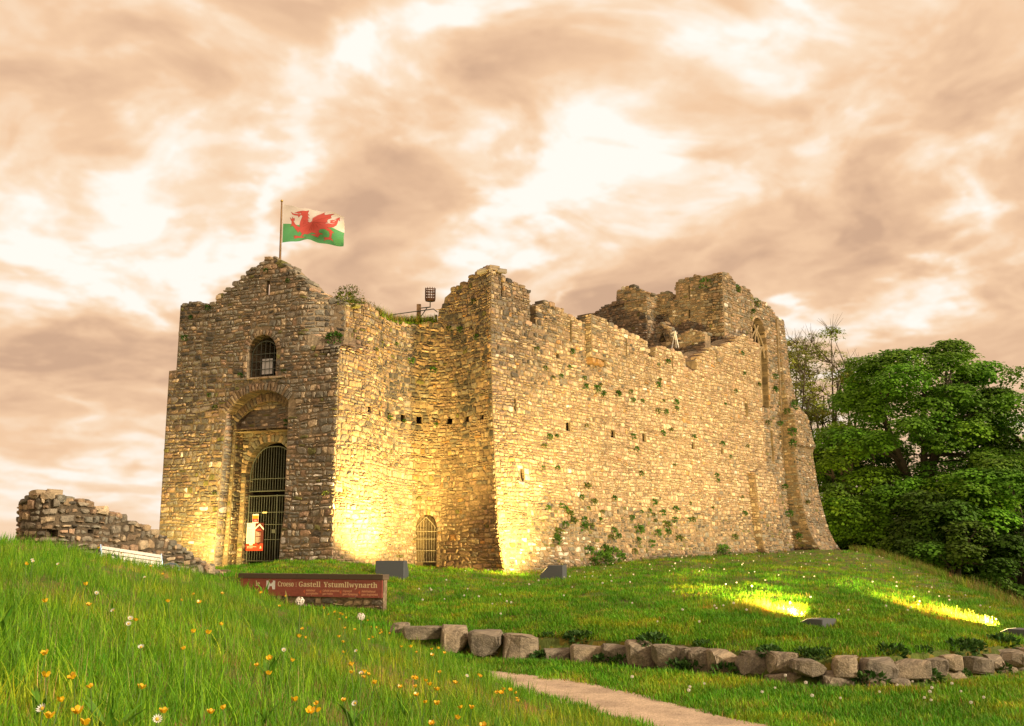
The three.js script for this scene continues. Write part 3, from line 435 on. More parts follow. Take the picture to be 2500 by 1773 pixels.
// ───────── curtain wall ─────────
const BX = -0.83, BZ = -38.9;
const Pc = flat(BX, BZ, 0.643, -0.766, (v) => cb(v));
const curTop = [[0, 13.3], [0.25, 13.3], [0.5, 13.2], [0.62, 13.15], [0.66, 12.95], [1.5, 12.98], [2.4, 12.85], [2.42, 11.4], [2.8, 11.4], [2.83, 12.3], [3.1, 12.42], [3.5, 12.55], [4.2, 12.5], [4.9, 12.3], [6.0, 12.15], [6.25, 12.2], [6.28, 12.42], [7.45, 12.5], [7.47, 11.55], [7.85, 11.55], [7.88, 12.45], [9.2, 12.3], [11.3, 12.05], [11.33, 11.35], [11.9, 11.4], [11.95, 12.0], [12.9, 12.05], [14.75, 11.95], [14.78, 11.2], [15.8, 11.25], [15.9, 11.9], [16.6, 12.3], [17.4, 12.75], [18.6, 13.0], [19.6, 13.3], [20.3, 13.75], [21.2, 14.1], [22.0, 13.95], [22.9, 13.7]];
const topC = (u) => table(curTop, u);
const putlog = [[4.78, 7.45, 0.3, 0.36], [8.06, 7.46, 0.34, 0.36], [10.58, 7.48, 0.3, 0.36], [15.01, 7.46, 0.3, 0.34], [17.94, 7.42, 0.26, 0.3], [4.25, 10.42, 0.2, 0.24], [7.62, 10.55, 0.3, 0.34]].map((a) => rect(...a));
const loops = [[1.35, 8.0, 0.13, 0.5], [21.0, 9.95, 0.34, 0.85], [5.2, 11.62, 0.15, 1.0], [9.45, 11.6, 0.13, 0.9], [13.48, 11.5, 0.13, 0.75], [17.95, 12.3, 0.13, 0.65], [0.66, 12.7, 0.1, 0.9]].map((a) => rect(...a));
const oval = range(0, 1, 14).slice(0, 14).map((t) => [1.62 + 0.12 * Math.cos(t * 2 * Math.PI), 5.26 + 0.27 * Math.sin(t * 2 * Math.PI)]);
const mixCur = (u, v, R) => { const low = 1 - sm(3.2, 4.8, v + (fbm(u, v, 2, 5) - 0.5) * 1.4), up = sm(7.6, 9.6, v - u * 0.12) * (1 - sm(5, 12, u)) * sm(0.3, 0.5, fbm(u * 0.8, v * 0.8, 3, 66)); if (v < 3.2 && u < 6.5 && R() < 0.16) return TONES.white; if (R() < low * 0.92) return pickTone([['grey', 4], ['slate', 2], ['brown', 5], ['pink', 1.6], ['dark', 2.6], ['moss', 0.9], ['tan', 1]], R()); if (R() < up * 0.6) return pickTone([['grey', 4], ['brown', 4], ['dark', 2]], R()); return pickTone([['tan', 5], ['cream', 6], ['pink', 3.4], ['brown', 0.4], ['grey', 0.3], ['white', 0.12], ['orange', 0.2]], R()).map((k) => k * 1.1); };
const curtain = thing('curtain_wall', 'long battlemented stone curtain wall with small square holes and green tufts, floodlit from the lawn', 'castle wall', [6.5, 2, -47.5]);
{
  const us = [...new Set([...range(0, 22.9, 46), ...curTop.map((t) => t[0])])].sort((a, b) => a - b).filter((u, i, a) => !i || u - a[i - 1] > 0.01);
  const PcC = (u, v, w) => Pc(u + (w < 0 ? -0.55 * w * (1 - sm(0, 3, u)) : 0), v, w);
  wpart('wall_core', core(PcC, us, 1.0, topC, 1.5, [...putlog.flatMap((h) => socket(Pc, h, 0.1, 1.1, 0.22)), ...loops.flatMap((h) => socket(Pc, h, 0.16, 1.1, 0.3)), ...socket(Pc, oval, 0.12, 1.0, 0.25)], 16), M.mortarDark, curtain);
  const ovalB = oval.map(([u, v]) => [1.62 + (u - 1.62) * 1.05, 5.26 + (v - 5.26) * 1.05]);
  const blocks = (v) => [...[...putlog, ...loops].map((h) => spanOf(h, v)), spanOf(ovalB, v), Math.abs(v - 5.26) < 0.3 ? [1.45, 2.05] : null, v > 10.65 ? [6.26, 7.46] : null];
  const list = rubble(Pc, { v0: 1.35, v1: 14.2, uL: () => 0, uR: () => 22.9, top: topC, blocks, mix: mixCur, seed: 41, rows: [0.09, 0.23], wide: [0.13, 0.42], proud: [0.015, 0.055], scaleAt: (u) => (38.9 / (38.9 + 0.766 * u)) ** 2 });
  list.push(...coping(Pc, [0, 22.9], topC, R0, mixCur, 0.34, 0.5));
  // projecting turret shaft on the parapet, carried on corbels
  const Pt = (u, v, w) => Pc(u, v, w + 0.32), topT = () => 12.5;
  wpart('turret_core', core(Pt, range(6.27, 7.46, 3), 10.62, topT, 0.5), M.mortarDark, curtain);
  list.push(...rubble(Pt, { v0: 10.64, v1: 12.48, uL: () => 6.28, uR: () => 7.45, top: topT, mix: mixCur, seed: 42, blocks: () => [] }));
  const Ps = (a, v, w) => Pc(6.27 - w, v, 0.32 - a - 0.0); list.push(...rubble((a, v, w) => Pc(6.27 - w, v, a), { v0: 10.64, v1: 12.4, uL: () => 0, uR: () => 0.32, top: topT, mix: mixCur, seed: 43, proud: [0.01, 0.03] }));
  for (let i = 0; i < 3; i++) wpart('corbel', stone(Pc, [[6.3 + i * 0.4, 10.36 + i * 0.03], [6.48 + i * 0.4, 10.33], [6.66 + i * 0.4, 10.38], [6.66 + i * 0.4, 10.62], [6.3 + i * 0.4, 10.62]], 0.3 - (i === 2 ? 0.15 : 0), R0, TONES.orange, -0.1, 0.04).geo(), M.stone, curtain);
  // broken buttress stub near the far end
  const Pst = (u, v, w) => Pc(u, v, w + 0.42), stubTop = [[20.55, 6.45], [21.2, 6.7], [21.8, 6.45], [22.4, 6.6], [22.9, 6.3]], topS = (u) => table(stubTop, u);
  wpart('buttress_core', core(Pst, range(20.55, 22.95, 6), 1.2, topS, 0.6), M.mortarDark, curtain);
  list.push(...rubble(Pst, { v0: 1.5, v1: 6.7, uL: () => 20.56, uR: () => 22.94, top: topS, mix: mixCur, seed: 44, scaleAt: () => 0.5 }));
  list.push(...rubble((a, v, w) => Pc(20.55 - w, v, a), { v0: 1.6, v1: 6.4, uL: () => 0, uR: () => 0.42, top: () => 9, mix: mixCur, seed: 45, proud: [0.01, 0.04], scaleAt: () => 0.3 }));
  // far end of the wall
  list.push(...rubble((a, v, w) => Pc(22.9 + w, v, -a), { v0: 2, v1: 13.7, uL: () => 0, uR: () => 1.4, top: () => 13.6, mix: mixCur, seed: 46, scaleAt: () => 0.1 }));
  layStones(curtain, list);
  const white = [[1.46, 5.56, 0.34, 0.13], [1.88, 5.4, 0.26, 0.22], [1.9, 5.16, 0.28, 0.2], [1.52, 4.92, 0.36, 0.12]];
  for (const [u, v, a, h] of white) wpart('dressed_stone', stone(Pc, [[u - a / 2, v - h / 2], [u, v - h / 2 - 0.005], [u + a / 2, v - h / 2], [u + a / 2, v + h / 2], [u, v + h / 2], [u - a / 2, v + h / 2]], 0.03, R0, TONES.white).geo(), M.stone, curtain);
}

// ───────── keep with the chapel window ─────────
const KX = BX - 0.766, KZ = BZ - 0.643, Pk = flat(KX, KZ, 0.643, -0.766, (v) => 0.55 * Math.max(0, 1 - (v - 2) / 8) ** 2);
const kTop = [[20.8, 17.75], [21.6, 17.72], [22.3, 17.5], [22.35, 16.85], [22.9, 16.8], [22.95, 17.35], [23.6, 17.45], [24.5, 17.15], [24.55, 16.5], [25.1, 16.4], [25.15, 16.95], [26.0, 17.0], [26.8, 16.7], [27.3, 16.4], [28.3, 16.2]], topK = (u) => table(kTop, u);
const chArch = pointed(24.9, 1.9, 14.1, 15.85, 9), chPoly = [[23.95, 10.6], [25.85, 10.6], ...chArch.slice().reverse()], kSlits = [[21.6, 14.9, 0.1, 1.1], [27.75, 14.9, 0.22, 0.5], [26.0, 8.4, 0.3, 1.8]].map((a) => rect(...a));
const mixKeepR = (u, v, R) => R() < 0.025 ? TONES.white : R() < 0.4 * (1 - sm(3, 5.5, v)) ? pickTone([['grey', 4], ['brown', 3], ['dark', 1], ['moss', 1]], R()) : pickTone([['tan', 3], ['pink', 2.4], ['brown', 3.4], ['cream', 1], ['grey', 4], ['slate', 1.6], ['dark', 0.8], ['moss', 0.3]], R()), mixKeepL = mixKeepR;
const keep = thing('castle_keep', 'tall ruined keep with a pointed tracery window and broken battlements, behind the curtain wall', 'castle keep', [15, 2.3, -59.5]);
{
  const us = [...new Set([...range(20.8, 28.3, 20), ...kTop.map((t) => t[0])])].sort((a, b) => a - b).filter((u, i, a) => !i || u - a[i - 1] > 0.01);
  wpart('wall_core', core(Pk, us, 1.2, topK, 1.2, [prism(Pk, chPoly, 1, -1.6), ...kSlits.flatMap((h) => socket(Pk, h, 0.2, 0.9, 0.25))], 16), M.mortarDark, keep);
  const ring = (v) => spanOf(chPoly, v, 0.12), list = rubble(Pk, { v0: 1.7, v1: 17.7, uL: () => 20.82, uR: () => 28.3, top: topK, blocks: (v) => [ring(v), ...kSlits.map((h) => spanOf(h, v))], mix: mixKeepR, seed: 51, rows: [0.1, 0.24], wide: [0.17, 0.5], scaleAt: (u) => u > 22.9 ? 1 : 0.2 });
  list.push(...coping(Pk, [20.85, 28.2], topK, R0, mixKeepR, 0.36, 0.5));
  // window: moulded arch, mullion, crossing tracery
  voussoirs(Pk, [[23.95, 10.7], [23.95, 12], [23.95, 13.2], ...chArch, [25.85, 13.2], [25.85, 12], [25.85, 10.7]], 30, 0.13, R0, (u, v, R) => pickTone([['tan', 3], ['brown', 2], ['orange', 1]], R()), 0.05, -0.3).forEach((b) => wpart('window_surround', b.geo(), M.stone, keep));
  const tr = new THREE.Group(); tr.name = 'tracery'; keep.add(tr); const tm = std({ color: lin(0.36, 0.28, 0.17), map: grain }), T = -0.12, put = (pts) => { for (let i = 1; i < pts.length; i++) wpart('tracery_rib', bar(Pk(...pts[i - 1], T), Pk(...pts[i], T), 0.06, 6), tm, keep, tr); };
  const curve = (a, b, bow) => range(0, 1, 4).map((t) => [lerp(a[0], b[0], t) + bow * Math.sin(t * Math.PI), lerp(a[1], b[1], t)]);
  for (const u of [24.58, 25.22]) put([[u, 10.7], [u, 12.4], [u, 14.0]]);
  put(curve([24.58, 14.0], [25.15, 15.45], -0.12)); put(curve([25.22, 14.0], [24.65, 15.45], 0.12)); put(curve([23.97, 14.0], [24.9, 15.2], -0.15)); put(curve([25.83, 14.0], [24.9, 15.2], 0.15)); put(curve([23.97, 13.6], [24.28, 14.25], -0.05)); put(curve([24.58, 13.6], [24.28, 14.25], 0.05)); put(curve([24.58, 13.6], [24.9, 14.25], -0.05)); put(curve([25.22, 13.6], [24.9, 14.25], 0.05)); put(curve([25.22, 13.6], [25.53, 14.25], -0.05)); put(curve([25.83, 13.6], [25.53, 14.25], 0.05));
  // stepped buttress at the far corner
  const bw = [[1.2, 2.6], [2.6, 1.4], [3.0, 1.22], [3.74, 1.0], [5.8, 0.8], [8.4, 0.72], [8.5, 0.95], [10.4, 0.85], [10.9, 0.5], [11.6, 0.4], [13, 0.26], [16.2, 0.12]], br = [[1.2, 30.9], [2.6, 30.3], [3.7, 30.2], [8.4, 29.9], [10.5, 29.2], [11.6, 28.6], [13, 28.35], [16.2, 28.2]];
  const Pbu = (u, v, w) => { const R1 = table(br, v), q = Pk(27.4 + u * (R1 - 27.4), v, 0), base = Pk(27.4 + u * (R1 - 27.4), v, w + table(bw, v) + 0.0); return base; };
  const bcore = core(Pbu, range(0, 1, 4), 1.2, () => 16.1, 2.2, [], 34); wpart('buttress_core', bcore, M.mortarDark, keep);
  const Pbs = (u, v, w) => Pbu((u - 27.4) / (table(br, v) - 27.4), v, w);
  list.push(...rubble(Pbs, { v0: 1.7, v1: 16.0, uL: () => 27.42, uR: (v) => table(br, v), top: () => 16.1, mix: mixKeepR, seed: 52, rows: [0.1, 0.24], wide: [0.17, 0.5], scaleAt: () => 1.2 }));
  list.push(...rubble((a, v, w) => Pk(27.4 - w, v, a), { v0: 1.7, v1: 16, uL: () => 0, uR: (v) => table(bw, v), top: () => 17, mix: mixKeepL, seed: 53, wide: [0.2, 0.5], proud: [0.01, 0.04] }));
  // face towards the gatehouse, with the stair turret
  const K = [KX + 0.643 * 20.8, KZ - 0.766 * 20.8], Pl = flat(K[0] - 0.766 * 9, K[1] - 0.643 * 9, 0.766, 0.643); // u from 0 (deep) to 9 (near corner)
  const lTop = [[0, 16.4], [4.1, 16.6], [5.0, 17.25], [5.6, 17.15], [5.65, 16.6], [5.95, 16.55], [6.0, 17.7], [7.6, 17.85], [7.7, 17.3], [8.1, 17.0], [8.3, 17.45], [8.4, 17.7], [9, 17.78]], topL = (u) => table(lTop, u);
  const lh = [[9 - 2.14, 16.95, 0.1, 0.8], [9 - 2.19, 15.7, 0.14, 0.5], [9 - 4.52, 15.6, 0.16, 1.1], [9 - 3.85, 15.93, 0.26, 0.26], [9 - 0.61, 15.25, 0.26, 0.26]].map((a) => rect(...a));
  const usl = [...new Set([...range(0, 8.98, 18), ...lTop.map((t) => t[0])])].sort((a, b) => a - b).filter((u, i, a) => u <= 8.98 && (!i || u - a[i - 1] > 0.01));
  wpart('wall_core', core(Pl, usl, 8, topL, 1.1, lh.flatMap((h, i) => i ? socket(Pl, h, 0.16, 0.85, 0.22) : [prism(Pl, h, 0.6, -1.6)]), 10), M.mortarDark, keep);
  list.push(...rubble(Pl, { v0: 11, v1: 17.9, uL: () => 2, uR: () => 9, top: topL, blocks: (v) => lh.map((h) => spanOf(h, v)), mix: mixKeepL, seed: 54, rows: [0.1, 0.23], wide: [0.17, 0.46] }));
  list.push(...coping(Pl, [4.6, 8.9], topL, R0, mixKeepL, 0.3, 0.5));
  const tt = [[-0.6, 16.1], [1.6, 16.35], [1.9, 16.6], [2.85, 16.7], [2.9, 17.38], [3.9, 17.55], [4.7, 17.05], [4.95, 17.0]], topT = (u) => table(tt, u), Ptu = (u, v, w) => Pl(u, v, w + 1.5);
  const ust = [...new Set([...range(-0.6, 4.95, 14), ...tt.map((t) => t[0])])].sort((a, b) => a - b).filter((u, i, a) => !i || u - a[i - 1] > 0.01);
  wpart('turret_core', core(Ptu, ust, 8, topT, 1.55, [], 10), M.mortarDark, keep);
  list.push(...rubble(Ptu, { v0: 11, v1: 17.6, uL: () => -0.6, uR: () => 4.95, top: topT, mix: mixKeepL, seed: 55, rows: [0.1, 0.23], wide: [0.17, 0.46] }));
  list.push(...rubble((a, v, w) => Pl(4.95 + w, v, 1.5 - a), { v0: 11, v1: 17, uL: () => 0, uR: () => 1.5, top: () => 17.0, mix: mixKeepL, seed: 56 }));
  list.push(...coping(Ptu, [-0.6, 4.9], topT, R0, mixKeepL, 0.36, 0.6));
  for (let i = 0; i < 9; i++) { const u = 2.6 + i * 0.27; wpart('string_course', stone(Ptu, [[u, 16.5], [u + 0.25, 16.5], [u + 0.25, 16.6], [u, 16.6]], 0.13, R0, TONES.brown).geo(), M.stone, keep); }
  layStones(keep, list);
  // far and back walls and the floor below the parapet, which close the keep
  const Pfar = flat(...(() => { const p = Pk(28.25, 3, -0.3); return [p[0], p[2]]; })(), -0.766, -0.643), Pback = flat(...(() => { const p = Pk(28.25, 3, -9); return [p[0], p[2]]; })(), -0.643, 0.766);
  wpart('wall_core', core(Pfar, range(0, 8.7, 6), 1.2, () => 16.2, 1.0), M.mortarDark, keep); wpart('wall_core', core(Pback, range(0, 9.5, 6), 1.2, () => 16.2, 1.0), M.mortarDark, keep);
  wpart('roof_floor', prism((u, v, w) => { const p = Pk(u, 16, 0); return [Pk(u, v, w)[0], v, Pk(u, v, w)[2]]; }, [[20.9, 15.95], [28.2, 15.95], [28.2, 16.15], [20.9, 16.15]], -0.6, -9.4), M.coping, keep);
  // low wall, small gable and pale frame on the platform in front
  const low = thing('inner_gable_wall', 'low broken inner wall with a small pointed gable hole, at the foot of the keep', 'wall', Pl(6, 13, 2.2)), Pi = (u, v, w) => Pl(u, v, w + 2.2), iT = [[4.6, 13.6], [5.4, 14.0], [5.9, 14.5], [6.3, 14.9], [6.7, 14.5], [7.3, 13.9], [8.2, 14.2], [9, 13.9]], topI = (u) => table(iT, u), iu = [...new Set([...range(4.6, 9, 8), ...iT.map((t) => t[0])])].sort((a, b) => a - b), hole = [[6.05, 13.75], [6.6, 13.75], [6.34, 14.35]];
  wpart('wall_core', core(Pi, iu, 8, topI, 0.6, [prism(Pi, hole, 0.5, -0.4)], 8), M.mortar, low); layStones(low, [...rubble(Pi, { v0: 11, v1: 15, uL: () => 4.6, uR: () => 9, top: topI, blocks: (v) => [spanOf(hole, v, 0.02)], mix: mixKeepL, seed: 57 }), ...coping(Pi, [4.6, 8.9], topI, R0, mixKeepL, 0.3, 0.4)]);
  const fr = thing('scaffold_frame', 'pale metal A-shaped frame on the wall walk by the keep', 'frame', Pl(8.1, 13.4, 4)), pm = std({ color: lin(0.7, 0.68, 0.64), roughness: 0.5 }), q = (u, v, w) => Pl(u, v, w + 4);
  for (const [a, b] of [[q(8.0, 12.9, 0), q(8.25, 13.8, 0)], [q(8.25, 13.8, 0), q(8.42, 12.9, 0)], [q(8.0, 13.72, 0), q(8.25, 13.8, 0)], [q(8.28, 12.9, 0), q(8.24, 13.7, 0)]]) wpart('tube', bar(a, b, 0.03), pm, fr);
}
// ───────── ruined wall on the bank ─────────
const mixRuin = (u, v, R) => pickTone([['tan', 2.6], ['pink', 1.6], ['brown', 2], ['grey', 4], ['slate', 2], ['dark', 0.6], ['cream', 2]], R()).map((k) => k * 1.2);
{
  const ruin = thing('ruined_wall', 'low ruined rubble wall sloping down behind the bench, left of the gatehouse', 'ruined wall', [-10.4, 1.3, -28.5]);
  const [Pm, L] = curveMap([[-13.1, -27.6], [-12.6, -26.5], [-12.0, -25.75], [-11.4, -25.55], [-10.95, -26.1], [-10.3, -27.9], [-9.6, -30.1], [-8.75, -32.6]]);
  const t1 = [[0, 2.6], [0.5, 2.7], [0.6, 3.3], [1.4, 3.5], [1.9, 3.62], [2.6, 3.66], [3.1, 3.52], [3.8, 3.45], [4.6, 3.3], [5.6, 3.05], [6.4, 2.85], [7.4, 2.5], [8.4, 2.15], [9.1, 1.85], [10, 1.6]], top1 = (u) => table(t1, u) + 0.05 * (vn(u * 3, 1, 9) - 0.5);
  const holes = [[2.9, 2.72, 0.28, 0.18], [4.0, 2.78, 0.2, 0.1]].map((a) => rect(...a));
  wpart('wall_core', core(Pm, range(0, L, 34), 0.4, top1, 0.6, holes.map((h) => prism(Pm, h, 0.4, -0.35)), 6), M.rubble, ruin);
  const opt = { rows: [0.12, 0.32], wide: [0.16, 0.44], mix: mixRuin, proud: [0.02, 0.085], gap: 0.018, wave: 0.07, seg: 1.6 };
  layStones(ruin, [...rubble(Pm, { ...opt, v0: 0.9, v1: 3.7, uL: () => 0, uR: () => L, top: top1, seed: 71, blocks: (v) => holes.map((h) => spanOf(h, v)) }), ...coping(Pm, [0, L], top1, rng(5), mixRuin, 0.32, 0.3), ...coping((u, v, w) => Pm(u, v, w - 0.25), [0.1, L - 0.1], (u) => top1(u) + 0.05, rng(7), mixRuin, 0.36, 0.35)]);
}
// ───────── retaining wall of split boulders ─────────
const boulders = [[-2.44,0.64,-22.99,0.33,0.14],[-1.9,0.54,-22.79,0.7,0.24],[-1.21,0.44,-22.56,0.49,0.49],[-0.57,0.36,-22.43,0.57,0.47],[0.18,0.28,-22.31,0.62,0.47],[0.97,0.1,-22.2,0.53,0.29],[1.6,0.15,-21.81,0.64,0.36],[2.08,0.2,-21.51,0.44,0.41],[2.56,0.22,-21.18,0.48,0.49],[3.04,0.23,-20.85,0.53,0.4],[1.52,-0.07,-21.86,0.52,0.09],[2.81,-0.09,-21.01,0.21,0.1],[3.15,-0.07,-20.76,0.22,0.08],[3.6,0.21,-20.37,0.4,0.42],[4.01,0.22,-19.99,0.51,0.37],[4.46,0.24,-19.56,0.54,0.38],[4.86,0.28,-19.15,0.39,0.32],[5.2,0.24,-18.8,0.46,0.23],[5.88,0.27,-18.8,0.41,0.29],[6.46,0.21,-18.8,0.56,0.32],[7.04,0.21,-19.0,0.57,0.27],[7.7,0.17,-19.49,0.36,0.28],[8.07,0.24,-19.75,0.32,0.21],[8.78,0.15,-20.24,0.45,0.22],[9.3,0.14,-20.6,0.28,0.24],[9.71,0.2,-20.86,0.46,0.27],[10.14,0.23,-21.14,0.12,0.23],[4.3,-0.07,-19.7,0.6,0.1],[4.88,-0.03,-19.11,0.55,0.29],[5.71,0.03,-18.8,0.48,0.23],[6.31,-0.05,-18.8,0.44,0.2],[6.69,-0.02,-18.8,0.39,0.14],[7.19,0.01,-19.12,0.27,0.13],[7.6,-0.04,-19.43,0.29,0.14],[8.14,-0.04,-19.81,0.48,0.23],[8.88,-0.07,-20.33,0.3,0.19],[9.53,0.01,-20.75,0.41,0.09],[9.98,0.0,-21.05,0.33,0.06],[4.66,-0.18,-19.34,0.14,0.08],[3.3,0.28,-20.64,0.22,0.25]]; // x, y, z of the middle, width, height
function boulder(w, h, d, seed, block = 0.65) {
  const g = new THREE.IcosahedronGeometry(1, 3), p = g.attributes.position, R = rng(seed), a = [R() * 9, R() * 9, R() * 9], cuts = Array.from({ length: 7 }, () => { const v = new THREE.Vector3(R() - 0.5, R() - 0.5, R() - 0.5).normalize(); return [v, 0.8 + R() * 0.25]; }), v = new THREE.Vector3();
  for (let i = 0; i < p.count; i++) {
    v.fromBufferAttribute(p, i); const n = v.clone().normalize(), e = 0.5 - block * 0.34; v.set(Math.sign(n.x) * Math.abs(n.x) ** e, Math.sign(n.y) * Math.abs(n.y) ** e, Math.sign(n.z) * Math.abs(n.z) ** e).multiplyScalar(0.94);
    for (const [q, l] of cuts) { const k = v.dot(q) - l; if (k > 0) v.addScaledVector(q, -k); }
    v.multiplyScalar(1 + 0.16 * (fbm(n.x * 2.2 + a[0], n.y * 2.2 + n.z * 1.7 + a[1], 3, seed) - 0.5));
    p.setXYZ(i, v.x * w / 2, v.y * h / 2, v.z * d / 2);
  }
  g.computeVertexNormals(); const uv = []; for (let i = 0; i < p.count; i++) uv.push((p.getX(i) + p.getZ(i)) / 0.9, p.getY(i) / 0.9 + seed * 0.37); g.setAttribute('uv', new THREE.Float32BufferAttribute(uv, 2)); return g;
}
const boulderTones = [[0.37, 0.325, 0.25], [0.31, 0.28, 0.225], [0.42, 0.36, 0.27], [0.28, 0.255, 0.21]].map((c) => std({ color: lin(...c), map: grain, bumpMap: grainH, bumpScale: 0.03, roughness: 1 }));
{
  const root = thing('retaining_wall', 'low retaining wall of rough split boulders along the foot of the grass mound', 'retaining wall', [4, 0, -20.5]);
  boulders.forEach(([x, y, z, w, h], i) => { const g = boulder(w * 1.3, h * 1.15 + 0.06, 0.6, 100 + i, y < 0.08 ? 0.3 : 0.75); g.rotateY((hash(i, 3) - 0.5) * 0.3); g.rotateZ((hash(i, 5) - 0.5) * 0.08); g.translate(x, y, z + 0.06); wpart('boulder', g, boulderTones[i % 4], root); });
  for (let i = 0; i < 7; i++) { const x = 10.6 + i * 0.5, z = -table(wallLine, x), g = boulder(0.48, 0.36, 0.5, 200 + i); g.translate(x, frontY(x) + 0.2, z - 0.1); wpart('boulder', g, boulderTones[i % 4], root); }
}
// ───────── welcome sign on its low wall ─────────
{
  const a = new THREE.Vector3(-7.25, 0, -28), b = new THREE.Vector3(-3.19, 0, -26), L = a.distanceTo(b), d = b.clone().sub(a).normalize(), P = flat(a.x, a.z, d.x, d.z);
  const s = thing('welcome_sign', 'long dark red castle welcome sign on a low wall with coping slabs, among the grass', 'sign', [-5.2, 1, -27]);
  wpart('wall_core', core(P, range(0, L, 6), 0.3, () => 1.585, 0.16), M.mortar, s); layStones(s, rubble(P, { v0: 0.6, v1: 1.13, uL: () => 0, uR: () => L, top: () => 1.2, mix: mixRuin, seed: 81, rows: [0.12, 0.2], wide: [0.2, 0.45], proud: [0.01, 0.03] }));
  let u = -0.05; for (const w of [0.95, 1.0, 1.0, 0.6, 0.72, 0.33]) { wpart('coping_slab', prism(P, [[u + 0.005, 1.587], [u + w - 0.005, 1.587], [u + w - 0.005, 1.71 + 0.006 * (w % 0.3)], [u + 0.005, 1.712]], 0.07, -0.22), M.coping, s); u += w; }
  const W = 2048, H = 208, c = document.createElement('canvas'); c.width = W; c.height = H; const x = c.getContext('2d');
  x.fillStyle = '#a9594c'; x.fillRect(0, 0, W, H); const rp = rng(9); for (let i = 0; i < 900; i++) { x.fillStyle = `rgba(${rp() < 0.5 ? '60,25,20' : '175,95,80'},0.05)`; x.fillRect(rp() * W, rp() * H, 10 + rp() * 90, 4 + rp() * 30); }
  x.fillStyle = '#f5e6b8'; const fit = (t, x0, x1, y, f) => { x.font = f; const w = x.measureText(t).width; x.save(); x.translate(x0, y); x.scale((x1 - x0) / w, 1); x.fillText(t, 0, 0); x.restore(); };
  const X = (f) => W * (1 - f);
  fit('Croeso', X(0.722), X(0.605), 92, 'bold 84px serif'); fit('i', X(0.592), X(0.585), 92, '70px serif'); fit('Gastell', X(0.572), X(0.415), 92, 'bold 84px serif'); fit('Ystumllwynarth', X(0.395), X(0.03), 92, 'bold 84px serif'); fit('le', X(0.885), X(0.852), 92, 'bold 84px serif');
  x.fillStyle = '#ffffff'; x.beginPath(); const lx = X(0.805), lw = W * 0.065; for (const [p, q] of [[0, 24], [0.25, 24], [0.25, 46], [0.4, 46], [0.4, 60], [0.6, 60], [0.6, 46], [0.72, 46], [0.72, 24], [1, 24], [1, 130], [0.72, 130], [0.62, 92], [0.38, 92], [0.28, 130], [0, 130]]) x.lineTo(lx + p * lw, q); x.fill();
  const sm2 = [['Adeiladwyd', 'gan Arglwydd', 0.135, 0.026], ['Cipiwyd', 'gan Dywysog', 0.262, 0.16], ['Cafodd ymweliad', 'gan Frenin', 0.40, 0.285], ['Adeiladwyd', 'gan Arglwyddes', 0.515, 0.43]];
  for (const [p, q, f0, f1] of sm2) { x.fillStyle = '#f2b48a'; x.font = 'bold 34px sans-serif'; const k = Math.min(1, (X(f1) - X(f0)) / Math.max(x.measureText(p).width, x.measureText(q).width)); x.save(); x.translate(X(f0), 146); x.scale(k, 1); x.fillText(p, 0, 0); x.fillText(q, 0, 36); x.restore(); x.fillStyle = '#d9714f'; x.beginPath(); x.moveTo(X(f0) - 46, 148); x.lineTo(X(f0) - 18, 120); x.lineTo(X(f0) - 18, 176); x.fill(); }
  const t = new THREE.CanvasTexture(c); t.colorSpace = THREE.SRGBColorSpace;
  const g = prism(P, [[0.02, 1.14], [L - 0.01, 1.14], [L - 0.01, 1.58], [0.02, 1.58]], 0.05, 0.02), pu = g.attributes.position, uv = g.attributes.uv; for (let i = 0; i < pu.count; i++) uv.setXY(i, ((pu.getX(i) - a.x) * d.x + (pu.getZ(i) - a.z) * d.z - 0.02) / (L - 0.03), (pu.getY(i) - 1.14) / 0.44);
  wpart('sign_panel', g, std({ map: t, roughness: 0.45 }), s);
  for (let i = 0; i < 7; i++) for (const v of [1.165, 1.555]) wpart('screw', prism(P, rect(0.3 + i * (L - 0.4) / 6, v, 0.014, 0.014), 0.056, 0.05), M.steel, s);
}
